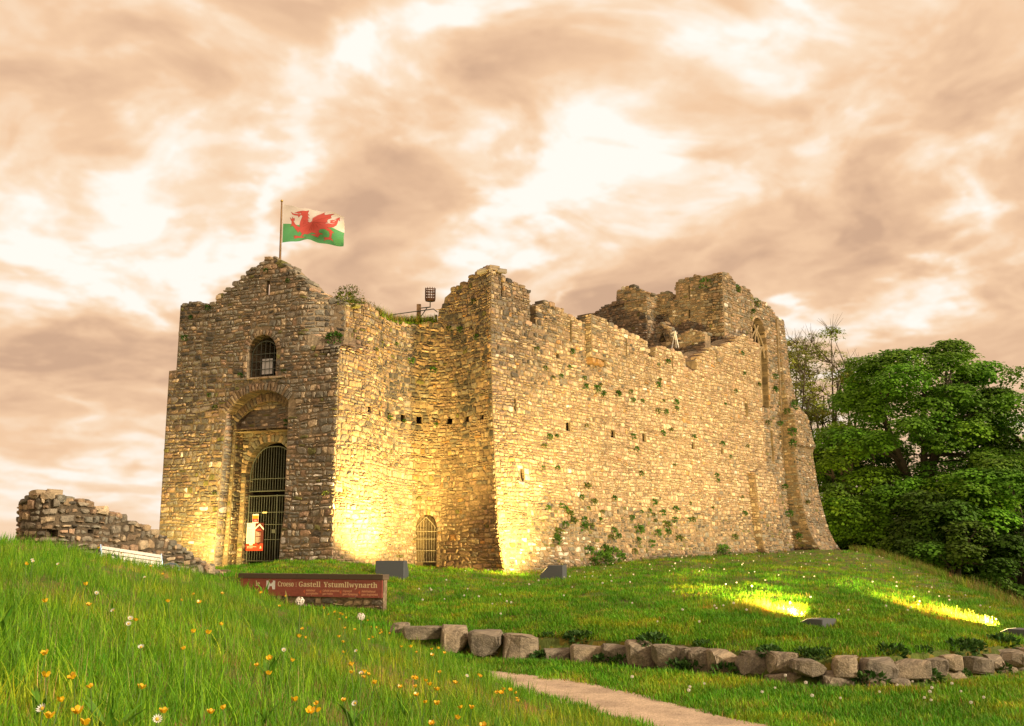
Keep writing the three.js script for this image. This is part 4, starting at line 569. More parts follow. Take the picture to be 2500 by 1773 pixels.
// ───────── notices on the gate ─────────
{
  const G = -1.16; const board = (name, label, u, v, w, h, draw, W, H) => {
    const c = document.createElement('canvas'); c.width = W; c.height = H; draw(c.getContext('2d')); const t = new THREE.CanvasTexture(c); t.colorSpace = THREE.SRGBColorSpace;
    const s = thing(name, label, 'notice', Pf(u, v, G)), g = prism(Pf, rect(u, v, w, h), G, G - 0.012), o = Pf(u - w / 2, v - h / 2, G), p = g.attributes.position, uv = g.attributes.uv;
    for (let i = 0; i < p.count; i++) uv.setXY(i, ((p.getX(i) - o[0]) * 0.924 + (p.getZ(i) - o[2]) * 0.382) / w, (p.getY(i) - o[1]) / h); wpart('board', g, std({ map: t, roughness: 0.5 }), s);
  };
  board('information_board', 'red and white information board with a house shape, low on the gate bars', -4.13, 2.85, 0.76, 1.02, (x) => {
    x.fillStyle = '#f4efea'; x.fillRect(0, 0, 380, 510); x.fillStyle = '#5c1a16'; x.fillRect(190, 0, 190, 510); x.fillStyle = '#ffffff'; x.beginPath(); x.moveTo(190, 90); x.lineTo(285, 14); x.lineTo(380, 100); x.lineTo(380, 130); x.lineTo(285, 44); x.lineTo(190, 120); x.fill();
    x.fillStyle = '#e8431f'; x.fillRect(0, 380, 380, 130); x.fillStyle = '#f4efea'; x.fillRect(72, 370, 76, 42); x.fillStyle = '#5c1a16'; x.fillRect(248, 370, 60, 32); x.strokeStyle = '#8a2d2a'; x.lineWidth = 6; x.beginPath(); x.arc(48, 44, 20, 0.4, 5.6); x.stroke(); x.beginPath(); x.moveTo(66, 20); x.lineTo(74, 60); x.stroke();
    x.fillStyle = '#c8402a'; x.fillRect(205, 112, 110, 9); x.fillRect(205, 130, 130, 9); x.fillStyle = '#e9d9d2'; for (let i = 0; i < 16; i++) x.fillRect(205, 160 + i * 12 + (i > 6 ? 14 : 0), 40 + (i * 37) % 75, 5); x.fillStyle = '#8b8480'; for (let i = 0; i < 19; i++) x.fillRect(20, 108 + i * 13, 40 + (i * 53) % 100, 4); x.fillStyle = '#ffe3d6'; x.fillRect(22, 432, 210, 8); x.fillRect(22, 452, 130, 8); x.beginPath(); x.moveTo(330, 470); x.lineTo(300, 470); x.quadraticCurveTo(312, 440, 318, 418); x.quadraticCurveTo(350, 440, 344, 470); x.fill();
  }, 380, 510);
  board('small_notice', 'small orange and maroon notice on the gate, above the larger board', -4.14, 3.52, 0.27, 0.34, (x) => { x.fillStyle = '#f7f2ec'; x.fillRect(0, 0, 140, 180); x.fillStyle = '#e8881a'; x.fillRect(4, 28, 132, 66); x.fillStyle = '#8c2140'; x.fillRect(4, 94, 132, 62); x.fillStyle = '#e7b9c4'; x.fillRect(30, 128, 80, 7); x.fillRect(40, 114, 60, 6); }, 140, 180);
  board('name_plate', 'small pale yellow plate on the gate rail', -3.74, 3.74, 0.2, 0.06, (x) => { x.fillStyle = '#efe3a6'; x.fillRect(0, 0, 64, 20); }, 64, 20);
}
// ───────── bench ─────────
{
  const bench = thing('park_bench', 'white slatted park bench with blue-grey metal ends, in front of the ruined wall', 'bench', [-8.55, 1.46, -23.5]);
  const L = 1.95, loc = new THREE.Group(); // local: x along the bench, z forward
  const put = (n, g, m) => { g.rotateZ(-0.1); g.rotateY(Math.atan2(2.0, 0.77)); part(n, g, m, bench); };
  const Y = -0.04; for (let i = 0; i < 5; i++) put('back_slat', boxAt(0, Y + 0.50 + i * 0.085, -0.02 - i * 0.018, L, 0.065, 0.022), M.benchSlat);
  for (let i = 0; i < 5; i++) put('seat_slat', boxAt(0, Y + 0.42, 0.06 + i * 0.09, L, 0.022, 0.07), M.benchSlat);
  for (const s of [-1, 1]) {
    const x = s * (L / 2 + 0.02); put('back_post', limb([[x, Y - 0.05, -0.02, 0.025], [x, Y + 0.42, 0, 0.025], [x, Y + 0.70, -0.06, 0.025], [x, Y + 0.9, -0.12, 0.022]]), M.benchIron); put('leg', limb([[x, Y - 0.05, 0.46, 0.024], [x, Y + 0.42, 0.42, 0.024]]), M.benchIron);
    put('armrest', limb([[x, Y + 0.62, -0.03, 0.02], [x, Y + 0.68, 0.18, 0.022], [x, Y + 0.66, 0.36, 0.022], [x, Y + 0.58, 0.46, 0.022], [x, Y + 0.46, 0.47, 0.022], [x, Y + 0.42, 0.42, 0.02]]), M.benchIron);
  }
}
// ───────── floodlights: grey wedge housings on the grass, each with its lamp ─────────
const lampCol = lin(1, 0.69, 0.20);
function floodlight(label, [x, z], dir, len, wid, hgt, aim, power, angle, col = lampCol, y = groundY(x, z)) {
  const f = thing('floodlight', label, 'floodlight', [x, y, z], 'floodlights round the castle'), ry = Math.atan2(-dir[1], dir[0]);
  const sh = new THREE.Shape([[-len / 2, -0.25], [len / 2, -0.25], [len / 2, hgt * 0.25], [len * 0.08, hgt], [-len / 2, hgt]].map((p) => new THREE.Vector2(...p)));
  const g = new THREE.ExtrudeGeometry(sh, { depth: wid - 0.03, bevelEnabled: true, bevelSize: 0.012, bevelThickness: 0.015, bevelSegments: 1 }); g.translate(0, 0, -wid / 2); g.rotateY(ry); part('housing', g, M.box, f);
  const lens = new THREE.BoxGeometry(len * 0.34, 0.01, wid * 0.8), sl = Math.atan2(-hgt * 0.75, len * 0.42); lens.rotateZ(sl); lens.translate(len * 0.29 + 0.022 * Math.sin(-sl), hgt * 0.625 + 0.022 * Math.cos(sl), 0); lens.rotateY(ry); part('lamp_lens', lens, std({ color: lin(0.9, 0.85, 0.7), emissive: col, emissiveIntensity: 3, roughness: 0.3 }), f);
  const s = new THREE.SpotLight(col, power, 0, angle, 0.9, 2); const c = Math.cos(ry), q = Math.sin(ry), lx = len * 0.29 + 0.12; s.position.set(x + lx * c, y + hgt * 0.625 + (hgt < 0.2 ? 0.2 : 0.1), z - lx * q); s.target.position.set(...aim); s.castShadow = true; s.shadow.radius = 5; s.shadow.bias = -0.001; scene.add(s, s.target); return f;
}
const FL = [
  floodlight('grey floodlight box on the lawn beside the small barred gate', [-4.0, -35.0], [0.16, -0.99], 0.62, 0.98, 0.52, [-5.1, 6.2, -38.2], 460, 1.02),
  floodlight('grey wedge floodlight in the grass at the foot of the curtain wall', [1.45, -36.7], [-0.95, -0.3], 0.82, 0.55, 0.46, [-2.6, 6.8, -40.6], 340, 1.1),
  floodlight('grey wedge floodlight on the lawn above the boulder wall', [6.45, -22.3], [-0.62, -0.78], 0.62, 0.5, 0.16, [6.8, 7.6, -47], 2500, 0.42, lin(1, 0.72, 0.28)),
  floodlight('grey wedge floodlight at the far right edge of the mound', [10.75, -22.5], [-0.62, -0.78], 0.62, 0.5, 0.16, [12.6, 7.2, -55], 2000, 0.32, lin(1, 0.72, 0.28)),
  floodlight('grey floodlight box behind the ruined wall, below the gatehouse corner', [-10.9, -35.2], [0.15, -0.98], 0.62, 0.9, 0.4, [-11.4, 4.2, -38.6], 110, 1.0),
];
// ───────── flag ─────────
{
  const px = -9.07, pz = -38.6, pole = thing('flagpole', 'slim wooden flagpole standing behind the gable peak', 'flagpole', [px, 10.5, pz]);
  wpart('pole', limb([[px + 0.02, 10.5, pz, 0.05], [px, 13.6, pz, 0.045], [px - 0.03, 15.9, pz, 0.03]], 8), M.wood, pole); const fin = new THREE.SphereGeometry(0.055, 10, 8); fin.translate(px - 0.03, 15.94, pz); wpart('finial', fin, std({ color: lin(0.5, 0.33, 0.08), roughness: 0.4, metalness: 0.6 }), pole);
  const c = document.createElement('canvas'); c.width = 1200; c.height = 720; const x = c.getContext('2d'); x.scale(2, 2);
  x.fillStyle = '#efe6dc'; x.fillRect(0, 0, 600, 360); x.fillStyle = '#5fb06c'; x.fillRect(0, 182, 600, 178); x.fillStyle = '#f4eee6'; x.fillRect(0, 0, 9, 360);
  const pts = [[115,59],[143,43],[182,29],[210,25],[234,23],[258,11],[250,35],[245,47],[261,61],[245,63],[248,80],[264,97],[244,100],[246,114],[264,115],[245,127],[251,138],[264,145],[249,152],[277,146],[292,131],[293,92],[335,50],[414,2],[407,24],[418,39],[512,3],[471,36],[480,57],[445,84],[440,103],[449,122],[418,136],[464,135],[497,136],[516,120],[526,100],[521,81],[531,54],[507,68],[557,15],[559,65],[545,52],[540,98],[531,130],[507,164],[473,184],[449,186],[483,197],[514,225],[495,224],[490,253],[485,280],[507,319],[480,307],[449,304],[409,321],[425,303],[404,296],[428,292],[406,281],[435,284],[464,281],[471,252],[464,222],[425,208],[382,209],[363,226],[368,250],[402,254],[402,264],[380,263],[354,299],[306,294],[273,290],[306,278],[335,273],[325,263],[287,255],[249,281],[215,272],[203,284],[191,297],[229,310],[201,317],[158,312],[134,323],[117,319],[129,308],[110,301],[134,298],[115,290],[153,295],[177,297],[191,271],[172,243],[158,262],[143,241],[124,218],[108,195],[96,187],[79,204],[91,177],[93,149],[84,136],[75,111],[96,127],[98,101],[105,119],[120,112],[122,136],[110,142],[124,169],[153,190],[172,198],[165,168],[172,137],[186,105],[196,79],[182,75],[158,102],[155,86],[120,85],[96,76],[80,51],[110,67],[153,69],[186,65],[182,57],[158,64],[143,58]], tail = [[471,101],[492,83],[516,84],[521,103],[497,122],[478,120],[490,103],[504,104]], ribs = [[[296,140],[421,133]],[[301,132],[469,50]],[[299,139],[449,122]],[[294,144],[201,197]],[[296,145],[258,235]],[[299,144],[277,230]],[[301,141],[306,227]],[[306,139],[354,197]],[[308,135],[397,161]],[[296,113],[409,24]],[[206,115],[201,168]]]; x.fillStyle = '#dc5c50'; x.strokeStyle = '#7c1f1c'; x.lineWidth = 1.6; x.lineJoin = 'round';
  x.beginPath(); pts.forEach(([u, v], i) => (i ? x.lineTo(u, v + 8) : x.moveTo(u, v + 8))); x.closePath(); x.fill(); x.stroke();
  x.strokeStyle = '#dc5c50'; x.lineWidth = 15; x.beginPath(); tail.forEach(([u, v], i) => (i ? x.lineTo(u, v + 8) : x.moveTo(u, v + 8))); x.stroke(); x.strokeStyle = '#7c1f1c'; x.lineWidth = 1.4;
  for (const [a, b] of ribs) { x.beginPath(); x.moveTo(a[0], a[1] + 8); x.quadraticCurveTo((a[0] + b[0]) / 2 + 8, (a[1] + b[1]) / 2 + 2, b[0], b[1] + 8); x.stroke(); } for (let i = 0; i < 9; i++) { x.beginPath(); x.arc(200 + (i % 3) * 11, 130 + Math.floor(i / 3) * 16, 5, 0.2, 2.9); x.stroke(); } x.fillStyle = '#3a0d0c'; x.beginPath(); x.arc(184, 50, 3, 0, 7); x.fill();
  const t = new THREE.CanvasTexture(c); t.colorSpace = THREE.SRGBColorSpace;
  const up = [[0, 255], [0.3, 355], [0.43, 380], [0.67, 430], [0.85, 485], [1, 590]], lo = [[0, 1090], [0.2, 1062], [0.29, 1058], [0.42, 1025], [0.48, 1040], [0.56, 1105], [0.67, 1140], [1, 1195]], N = 40, K = 22, p = [], uv = [], ix = [], smt = (tb, s) => (table(tb, s - 0.06) + table(tb, s) * 2 + table(tb, s + 0.06)) / 4;
  for (let j = 0; j <= K; j++) for (let i = 0; i <= N; i++) { const s = i / N, k = j / K, y = 15.8 - (lerp(smt(up, s), smt(lo, s), k) - 255) * 0.0019, wv = 0.16 * s * Math.sin(s * 9 + k * 2.4) + 0.10 * Math.sin(s * 6 - k * 5) * s + 0.05 * Math.sin((s * 1.4 + k) * 13) * sm(0, 0.3, s); p.push(px + 0.03 + s * 2.47, y, pz + 0.02 + wv + s * 0.25); uv.push(s, 1 - k); }
  for (let j = 0; j < K; j++) for (let i = 0; i < N; i++) { const a = j * (N + 1) + i, b = a + N + 1; ix.push(a, b, a + 1, a + 1, b, b + 1); }
  const g = new THREE.BufferGeometry(); g.setAttribute('position', new THREE.Float32BufferAttribute(p, 3)); g.setAttribute('uv', new THREE.Float32BufferAttribute(uv, 2)); g.setIndex(ix); g.computeVertexNormals(); g.translate(-px, -15, -pz);
  const f = new THREE.Mesh(g, new THREE.MeshPhysicalMaterial({ map: t, roughness: 0.85, side: THREE.DoubleSide, transmission: 0.3, thickness: 0 })); f.name = 'flag'; f.position.set(px, 15, pz); scene.add(tag(f, 'white and green flag with a red dragon flying above the gatehouse', 'flag'));
}
// ───────── beacon, rail and posts on the wall top ─────────
{
  const z = -41.7, by = 11.2, b = thing('beacon_brazier', 'rusty iron fire-basket beacon on a bracket and timber post, on the wall top', 'beacon', [-3.9, by, z]);
  wpart('timber_post', boxAt(-3.9, 11.85, z, 0.17, 1.3, 0.17), M.wood, b); wpart('bracket', bar([-3.8, 12.32, z + 0.1], [-3.42, 12.36, z + 0.1], 0.025), M.iron, b); wpart('brace', bar([-3.8, 11.95, z + 0.1], [-3.55, 12.33, z + 0.1], 0.022), M.iron, b); wpart('stem', bar([-3.42, 12.34, z + 0.1], [-3.42, 12.64, z + 0.1], 0.024), M.iron, b);
  const k = new THREE.Group(); k.name = 'basket'; b.add(k); const cx = -3.42, cz = z + 0.1, r = 0.21;
  const dish = new THREE.CylinderGeometry(r, r, 0.09, 20); dish.translate(cx, 12.67, cz); wpart('dish', dish, M.rust, b, k);
  for (const y of [12.78, 12.90, 13.02, 13.11]) { const g = new THREE.TorusGeometry(r, 0.014, 5, 22); g.scale(1, 1, 1.6); g.rotateX(Math.PI / 2); g.translate(cx, y, cz); wpart('hoop', g, M.rust, b, k); }
  for (let i = 0; i < 12; i++) { const a = i / 12 * 2 * Math.PI; wpart('basket_bar', bar([cx + r * Math.cos(a), 12.68, cz + r * Math.sin(a)], [cx + r * Math.cos(a), 13.18, cz + r * Math.sin(a)], 0.014, 5), M.rust, b, k); }
  const rail = thing('handrail', 'thin metal handrail along the grassy wall top', 'handrail', [-4.2, 11.6, -41.6]); for (const [p, q] of [[[-5.12, 12.02, -41.6], [-3.28, 12.28, -41.6]], [[-5.12, 12.02, -41.6], [-4.9, 11.5, -41.2]], [[-3.28, 12.28, -41.6], [-3.1, 12.1, -41.4]], [[-4.75, 11.9, -42.2], [-3.4, 12.06, -42.2]]]) wpart('rail', bar(p, q, 0.022), M.iron, rail);
  [[-5.08, 'short grey timber post at the left end of the handrail'], [-4.2, 'short grey timber post in the middle of the handrail'], [-3.18, 'short grey timber post beside the corner turret']].forEach(([x, l]) => { const t = thing('rail_post', l, 'post', [x, 11.2, -41.8], 'posts on the wall top'); part('post', boxAt(0, 0.36, 0, 0.09, 0.8 + (x + 5) * 0.1, 0.09), M.greyWood, t); const cap = new THREE.ConeGeometry(0.07, 0.04, 4); cap.rotateY(Math.PI / 4); cap.translate(0, 0.78 + (x + 5) * 0.05, 0); part('cap', cap, M.greyWood, t); });
  const slab = thing('wall_walk', 'flat earth-filled top behind the concave wall, with grass', 'wall top', [-4, 11, -43]); wpart('earth_fill', (() => { const g = new THREE.BoxGeometry(7.5, 2.2, 3.4, 12, 2, 6), p = g.attributes.position; for (let i = 0; i < p.count; i++) p.setY(i, p.getY(i) + 0.15 * (vn(p.getX(i) * 2, p.getZ(i) * 2, 4) - 0.5)); g.computeVertexNormals(); g.translate(-3.6, 10.1, -43.4); return g; })(), M.soil, slab);
}
// ───────── plants ─────────
const UP = new THREE.Vector3(0, 1, 0), mtx = new THREE.Matrix4(), qn = new THREE.Quaternion(), qm = new THREE.Quaternion(), ps = new THREE.Vector3(), sc3 = new THREE.Vector3();
const leafMat = (r, g, b, o = {}) => new THREE.MeshPhysicalMaterial({ color: lin(r, g, b), roughness: 0.75, side: THREE.DoubleSide, ...o });
function blade(b, x, z, h, w, lean, az, col, seg = 3) { // a curved, tapering blade of grass
  const c = Math.cos(az), s = Math.sin(az), pt = (t, k) => { const o = lean * t * t, ww = w * (1 - t * t) * k; return [x + c * o - s * ww, h * t * (1 - 0.25 * lean / h * t), z + s * o + c * ww]; };
  for (let i = 0; i < seg; i++) { const t0 = i / seg, t1 = (i + 1) / seg; if (i === seg - 1) b.tri(pt(t0, -1), pt(t0, 1), pt(1, 0), col); else b.quad(pt(t0, -1), pt(t0, 1), pt(t1, 1), pt(t1, -1), col); }
}
function tuft(seed, n, spread, h, w, lean, cols, seg = 3) { const R = rng(seed), b = new Buf(); for (let i = 0; i < n; i++) { const a = R() * 6.283, r = spread * Math.sqrt(R()), k = 0.45 + R() * 0.75, c = cols[Math.floor(R() * cols.length)], j = 0.8 + R() * 0.4; blade(b, Math.cos(a) * r, Math.sin(a) * r, h * k, w * (0.6 + R() * 0.7), lean * (0.2 + R()) * k, R() * 6.283, c.map((v) => v * j), seg); } return b.geo(); }
const GREEN = [[0.14, 0.29, 0.009], [0.11, 0.25, 0.009], [0.19, 0.33, 0.012], [0.085, 0.20, 0.009]], LUSH = [[0.07, 0.25, 0.008], [0.10, 0.30, 0.008], [0.13, 0.34, 0.010]], DRY = [[0.34, 0.25, 0.10], [0.28, 0.20, 0.08], [0.20, 0.19, 0.05]];
M.grass = new THREE.MeshPhysicalMaterial({ vertexColors: true, roughness: 0.6, specularIntensity: 0.35, side: THREE.DoubleSide, transmission: 0.25, thickness: 0 });
function scatter(name, label, variants, n, place, seed) { // one mass of grass: place(R) -> [x, y, z, scale, tint] or null
  const root = new THREE.Group(); root.name = numbered(name); scene.add(tag(root, label, 'grass', null, 'stuff'));
  const R = rng(seed), lists = variants.map(() => []); for (let i = 0; i < n; i++) { const p = place(R, i); if (p) lists[p[5] ?? Math.floor(R() * variants.length)].push([p, R() * 6.283, (R() - 0.5) * 0.3, (R() - 0.5) * 0.3]); }
  variants.forEach((g, k) => { const L = lists[k]; if (!L.length) return; const m = new THREE.InstancedMesh(g, M.grass, L.length), c = new THREE.Color(); m.name = 'grass_tufts'; m.userData.kind = 'stuff';
    L.forEach(([p, a, tx, tz], i) => { qn.setFromEuler(new THREE.Euler(tx, a, tz)); mtx.compose(ps.set(p[0], p[1], p[2]), qn, sc3.setScalar(p[3])); m.setMatrixAt(i, mtx); m.setColorAt(i, c.setRGB(...p[4])); }); root.add(m); });
  return root;
}
const tint = (x, z, R) => { const a = fbm(x * 0.8, z * 0.8, 3, 71), d = sm(0.52, 0.70, fbm(x * 1.7 + 9, z * 1.7, 3, 75)); const k = 0.92 + a * 0.62 + (R() - 0.5) * 0.25; return [k * (0.95 + d * 0.9), k * (1 + d * 0.15), k * (0.9 + d * 0.5)]; };
// meadow bank at the camera's feet
scatter('bank_grass', 'tall lush grass covering the near bank', [tuft(1, 13, 0.06, 0.19, 0.0028, 0.10, GREEN, 4), tuft(2, 13, 0.07, 0.15, 0.0026, 0.12, LUSH, 4), tuft(3, 12, 0.06, 0.23, 0.003, 0.14, GREEN, 4), tuft(4, 10, 0.05, 0.15, 0.0022, 0.10, [...GREEN, ...DRY], 4), tuft(5, 9, 0.05, 0.10, 0.002, 0.07, DRY, 3), tuft(6, 3, 0.05, 0.34, 0.0014, 0.10, [[0.30, 0.27, 0.10], [0.22, 0.22, 0.06], DRY[0]], 4)], 36000, (R) => {
  const near = R() < 0.45, d = near ? 1.0 + R() * 3.2 : 3.5 + R() * 7.5, x = -0.56 * d - 0.4 + R() * (0.56 * d + 1.2 + (d < 8 ? 1.2 : 0.3)); const y = groundY(x, -d); if (bankY(x, d) - moundY(x, d) < 0.06) return null;
  if (Math.hypot(x, d) < 0.9) return null; const dry = fbm(x * 1.9 + 3, d * 1.9, 3, 88); return [x, y - 0.015, -d, 0.28 + R() * 0.32, tint(x, -d, R), dry > 0.57 && R() < 0.55 ? 4 : R() < 0.025 ? 5 : Math.floor(R() * 4)];
}, 501);
// mown grass: the strip by the path, and the mound
const SH = [tuft(11, 26, 0.17, 0.085, 0.006, 0.06, GREEN, 2), tuft(12, 26, 0.17, 0.11, 0.006, 0.08, LUSH, 2), tuft(13, 24, 0.16, 0.075, 0.006, 0.06, [...GREEN, DRY[2]], 2)];
const hollow = (x, z) => Math.hypot((x + 3.2), (z + 38.5)) < 2.6;
scatter('lawn_grass', 'short grass beside the path and over the castle mound', SH, 62000, (R) => {
  const u = R(), d = u < 0.42 ? 8 + R() * 16 : 21 + R() * R() * 38, x = -0.62 * d * (0.2 + 0.8 * R()) + R() * d * 1.15; if (x < -0.62 * d || x > 0.56 * d || onPath(x, d)) return null;
  const dc = table(baseLine, x), dw = table(wallLine, x); if (d > dc + 0.3 && x < 17.2 && !hollow(x, -d)) return null; if (x > -2.8 && x < 13 && d > dw - 0.75 && d < dw + 0.25) return null; if (x > 24) return null;
  if (bankY(x, d) > moundY(x, d) + 0.05 && d < table(browD, clamp(x / d, -0.52, 0.6)) + 0.3) return null;
  const t = tint(x, -d, R), g = fbm(x * 0.35 + 2, d * 0.3, 3, 92), yl = sm(0.48, 0.62, g); return [x, groundY(x, -d) - 0.01, -d, 0.8 + R() * 0.7, [t[0] * (1 + 0.25 * yl), t[1] * (1 + 0.05 * yl), t[2]]];
}, 502);
// longer grass round the lamps, along the wall foot and the edge of the mound
const LONG = [tuft(21, 26, 0.14, 0.36, 0.005, 0.18, [...GREEN, ...GREEN, DRY[2]], 3), tuft(22, 24, 0.14, 0.42, 0.005, 0.22, [[0.10, 0.16, 0.02], [0.16, 0.17, 0.03], DRY[0]], 3)];
scatter('long_grass', 'longer seeding grass in front of the lamps and along the mound edge', LONG.concat([tuft(23, 26, 0.14, 0.38, 0.005, 0.2, [[0.34, 0.26, 0.03], [0.28, 0.22, 0.025], [0.26, 0.26, 0.02]], 3)]), 1700, (R) => {
  const k = R(); let x, d;
  if (k < 0.09) { const t = R(); d = 22.8 + t * 3.4; x = 6.1 - t * 0.9 + (R() - 0.5) * (0.5 + t * 1.3); } else if (k < 0.17) { const t = R(); d = 23 + t * 4.5; x = 10.4 + (R() - 0.5) * (0.5 + t * 1.5); } else if (k < 0.72) { d = 26 + R() * 31; x = table(ridgeX, d) + 0.3 + R() * 2.2; } else if (k < 0.86) { const u = R() * 23; const p = Pc(u, 1.6, 0.1 + R() * 0.25); x = p[0]; d = -p[2]; } else { d = 27 + R() * 22; x = 2 + R() * 13; if (fbm(x * 0.5, d * 0.5, 2, 97) < 0.6 || d > table(baseLine, x)) return null; }
  return [x, groundY(x, -d) - 0.02, -d, (k < 0.17 ? 0.35 + R() * 0.5 : k > 0.86 ? 0.3 + R() * 0.3 : k > 0.72 ? 0.35 + R() * 0.3 : 0.6 + R() * 0.8), tint(x, -d, R), k < 0.17 ? 2 : Math.floor(R() * 2)];
}, 503);
scatter('dry_stalks', 'dry brown grass stalks along the shaded edge of the mound', [tuft(31, 12, 0.2, 0.75, 0.006, 0.12, DRY, 2)], 170, (R) => { const d = 27 + R() * 20, x = table(ridgeX, d) + 1.8 + R() * 2; return [x, groundY(x, -d) - 0.03, -d, 0.6 + R() * 0.8, [1, 1, 1]]; }, 504);
scatter('wall_top_grass', 'grass growing along the top of the concave wall', LONG.concat(SH), 900, (R) => { const k = R(), u = k < 0.8 ? 2.6 + R() * 3.7 : R() * 2.4, q = Pr(u, topR(u), -0.06 - R() * 0.55); return [q[0], q[1] + 0.03, q[2], k < 0.8 ? 0.7 + R() * 0.7 : 0.5 + R() * 0.4, [1.35, 1.0, 0.8]]; }, 505);

// leafy tufts
function leafBall(seed, n, r, size, flat = 0.8, cols = [[0.05, 0.12, 0.015], [0.07, 0.15, 0.02], [0.035, 0.085, 0.012]]) {
  const R = rng(seed), b = new Buf(); for (let i = 0; i < n; i++) {
    const v = new THREE.Vector3(R() - 0.5, R() - 0.35, R() - 0.5).normalize(), k = r * (0.35 + 0.65 * Math.cbrt(R())), c = [v.x * k, v.y * k * flat, v.z * k], d = v.clone().add(new THREE.Vector3(R() - 0.5, R() - 0.5, R() - 0.5).multiplyScalar(1.3)).normalize(), e = d.clone().cross(new THREE.Vector3(R() - 0.5, R() - 0.5, R() - 0.5)).normalize(), s = size * (0.6 + R() * 0.8), col = cols[Math.floor(R() * cols.length)], j = 0.75 + R() * 0.5, cc = col.map((q) => q * j);
    const A = [c[0] - d.x * s, c[1] - d.y * s, c[2] - d.z * s], B = [c[0] + e.x * s * 0.5, c[1] + e.y * s * 0.5, c[2] + e.z * s * 0.5], C = [c[0] + d.x * s, c[1] + d.y * s, c[2] + d.z * s], D = [c[0] - e.x * s * 0.5, c[1] - e.y * s * 0.5, c[2] - e.z * s * 0.5]; b.quad(A, B, C, D, cc);
  } return b.geo();
}
function spread(name, label, category, group, protos, spots) { spots.forEach(([x, y, z, s], i) => { const p = protos[i % protos.length], m = new THREE.Mesh(p, M.grass); m.name = numbered(name); m.position.set(x, y, z); m.scale.setScalar(s); m.rotation.y = hash(i, 7) * 6.28; m.rotation.x = (hash(i, 9) - 0.5) * 0.4; scene.add(tag(m, label, category, group)); }); }
const wallBalls = [leafBall(41, 70, 0.15, 0.045), leafBall(42, 70, 0.13, 0.045, 1), leafBall(43, 75, 0.15, 0.045, 0.7, [[0.09, 0.12, 0.02], [0.12, 0.11, 0.03], [0.06, 0.10, 0.015]])];
const tufts = [[7.41,9.16],[8.58,9.28],[9.6,9.47],[9.74,9.14],[10.58,9.19],[12.39,9.41],[13.53,9.48],[13.6,9.15],[11.84,8.84],[12.57,8.91],[18.57,9.92],[6.02,7.59],[3.42,6.9],[3.9,6.95],[3.01,6.47],[9.58,7.45],[12.17,7.83],[12.92,8.06],[15.08,7.92],[17.87,7.75],[20.68,7.89],[18.69,7.19],[9.78,6.86],[13.0,6.37],[2.88,5.59],[3.82,5.62],[10.0,5.79],[17.0,6.14],[17.14,5.86],[5.77,5.0],[5.37,4.55],[7.76,4.58],[6.2,4.36],[10.91,4.54],[14.19,4.6],[19.54,5.14],[3.93,4.14],[4.18,4.01],[4.43,3.82],[3.03,4.03],[5.81,4.1],[6.76,3.97],[9.82,4.08],[10.47,4.14],[10.78,3.95],[11.58,4.09],[12.74,4.27],[16.29,4.48],[8.94,3.8],[6.57,3.62],[10.87,3.7],[12.55,3.8],[13.91,3.81],[14.26,3.84],[19.6,4.3],[4.08,3.36],[4.63,3.53],[5.41,3.6],[5.36,3.29],[5.8,3.35],[7.48,3.22],[7.8,2.96],[7.24,2.9],[9.42,3.31],[9.67,3.26],[11.77,3.52],[10.95,3.17],[11.86,3.18],[12.78,2.94],[10.36,2.69],[9.3,2.79],[8.84,2.32],[5.59,1.91],[6.22,2.11],[6.66,2.06],[5.43,2.37],[6.58,2.37],[18.22,3.03],[16.44,2.28],[16.7,2.4],[6.94,2.32],[7.68,2.11],[3.42,2.75],[3.59,3.1],[24.7,3.9],[5.23,10.7],[7.14,11.57],[3.34,9.74],[4.38,9.54],[3.83,9.41],[6.05,9.68],[6.09,9.28],[7.22,9.52],[6.91,9.32],[7.43,9.17],[8.61,9.3],[12.16,11.12],[12.97,11.39],[12.18,10.4],[11.96,10.12],[20.71,12.97],[22.53,11.48],[19.8,10.79],[20.89,11.88],[2.77,10.45],[4.98,10.01],[7.67,11.2]];
spread('wall_tuft', 'small green tuft rooted in the face of the curtain wall', 'wall plant', 'tufts on the curtain wall', wallBalls, tufts.map(([u, v], i) => { const s = 0.65 + hash(i, 2) * 0.75 + (v < 3.6 ? 0.45 : 0), q = Pc(Math.min(u, 22.8), v, 0.05); return [...q, s]; }));
spread('wall_tuft', 'small green tuft rooted in the gatehouse front', 'wall plant', 'tufts on the gatehouse', wallBalls, [[-6.9, 10.4, 0.05, 1], [-6.7, 11.2, 0.05, 0.7], [-5.3, 7.6, 0.05, 0.9], [-5.6, 8.1, 0.05, 0.7], [-4.2, 8.75, 0.08, 0.8], [-5.1, 4.4, 0.05, 0.7], [-2.35, 6.95, -0.5, 1.5], [-2.5, 6.3, -0.85, 1.3], [-0.35, 4.3, 0.05, 0.9], [-3.3, 12.7, 0.06, 0.7], [-2.3, 12.2, 0.06, 0.7], [-2.3, 8.8, 0.06, 0.7], [-5.9, 11.5, 0.05, 0.9]].map(([u, v, w, s]) => [...Pf(u, v, w), s]));
spread('wall_tuft', 'small green tuft growing on the concave wall', 'wall plant', 'tufts on the concave wall', wallBalls, [[3.8, 7.42, 0.05, 0.9], [4.8, 7.4, 0.05, 0.7], [2.2, 9.8, 0.05, 0.8], [5.1, 9.9, 0.05, 1.1], [6.2, 9.6, 0.05, 1.2], [6.9, 11.3, 0.05, 1.1], [7.5, 11.2, 0.05, 1.0], [8.6, 10.7, 0.05, 1.0], [8.4, 12.2, 0.05, 0.9], [6.35, 7.36, 0.05, 0.7], [4.2, 10.4, 0.05, 0.8]].map(([u, v, w, s]) => [...Pr(u, v, w), s]));
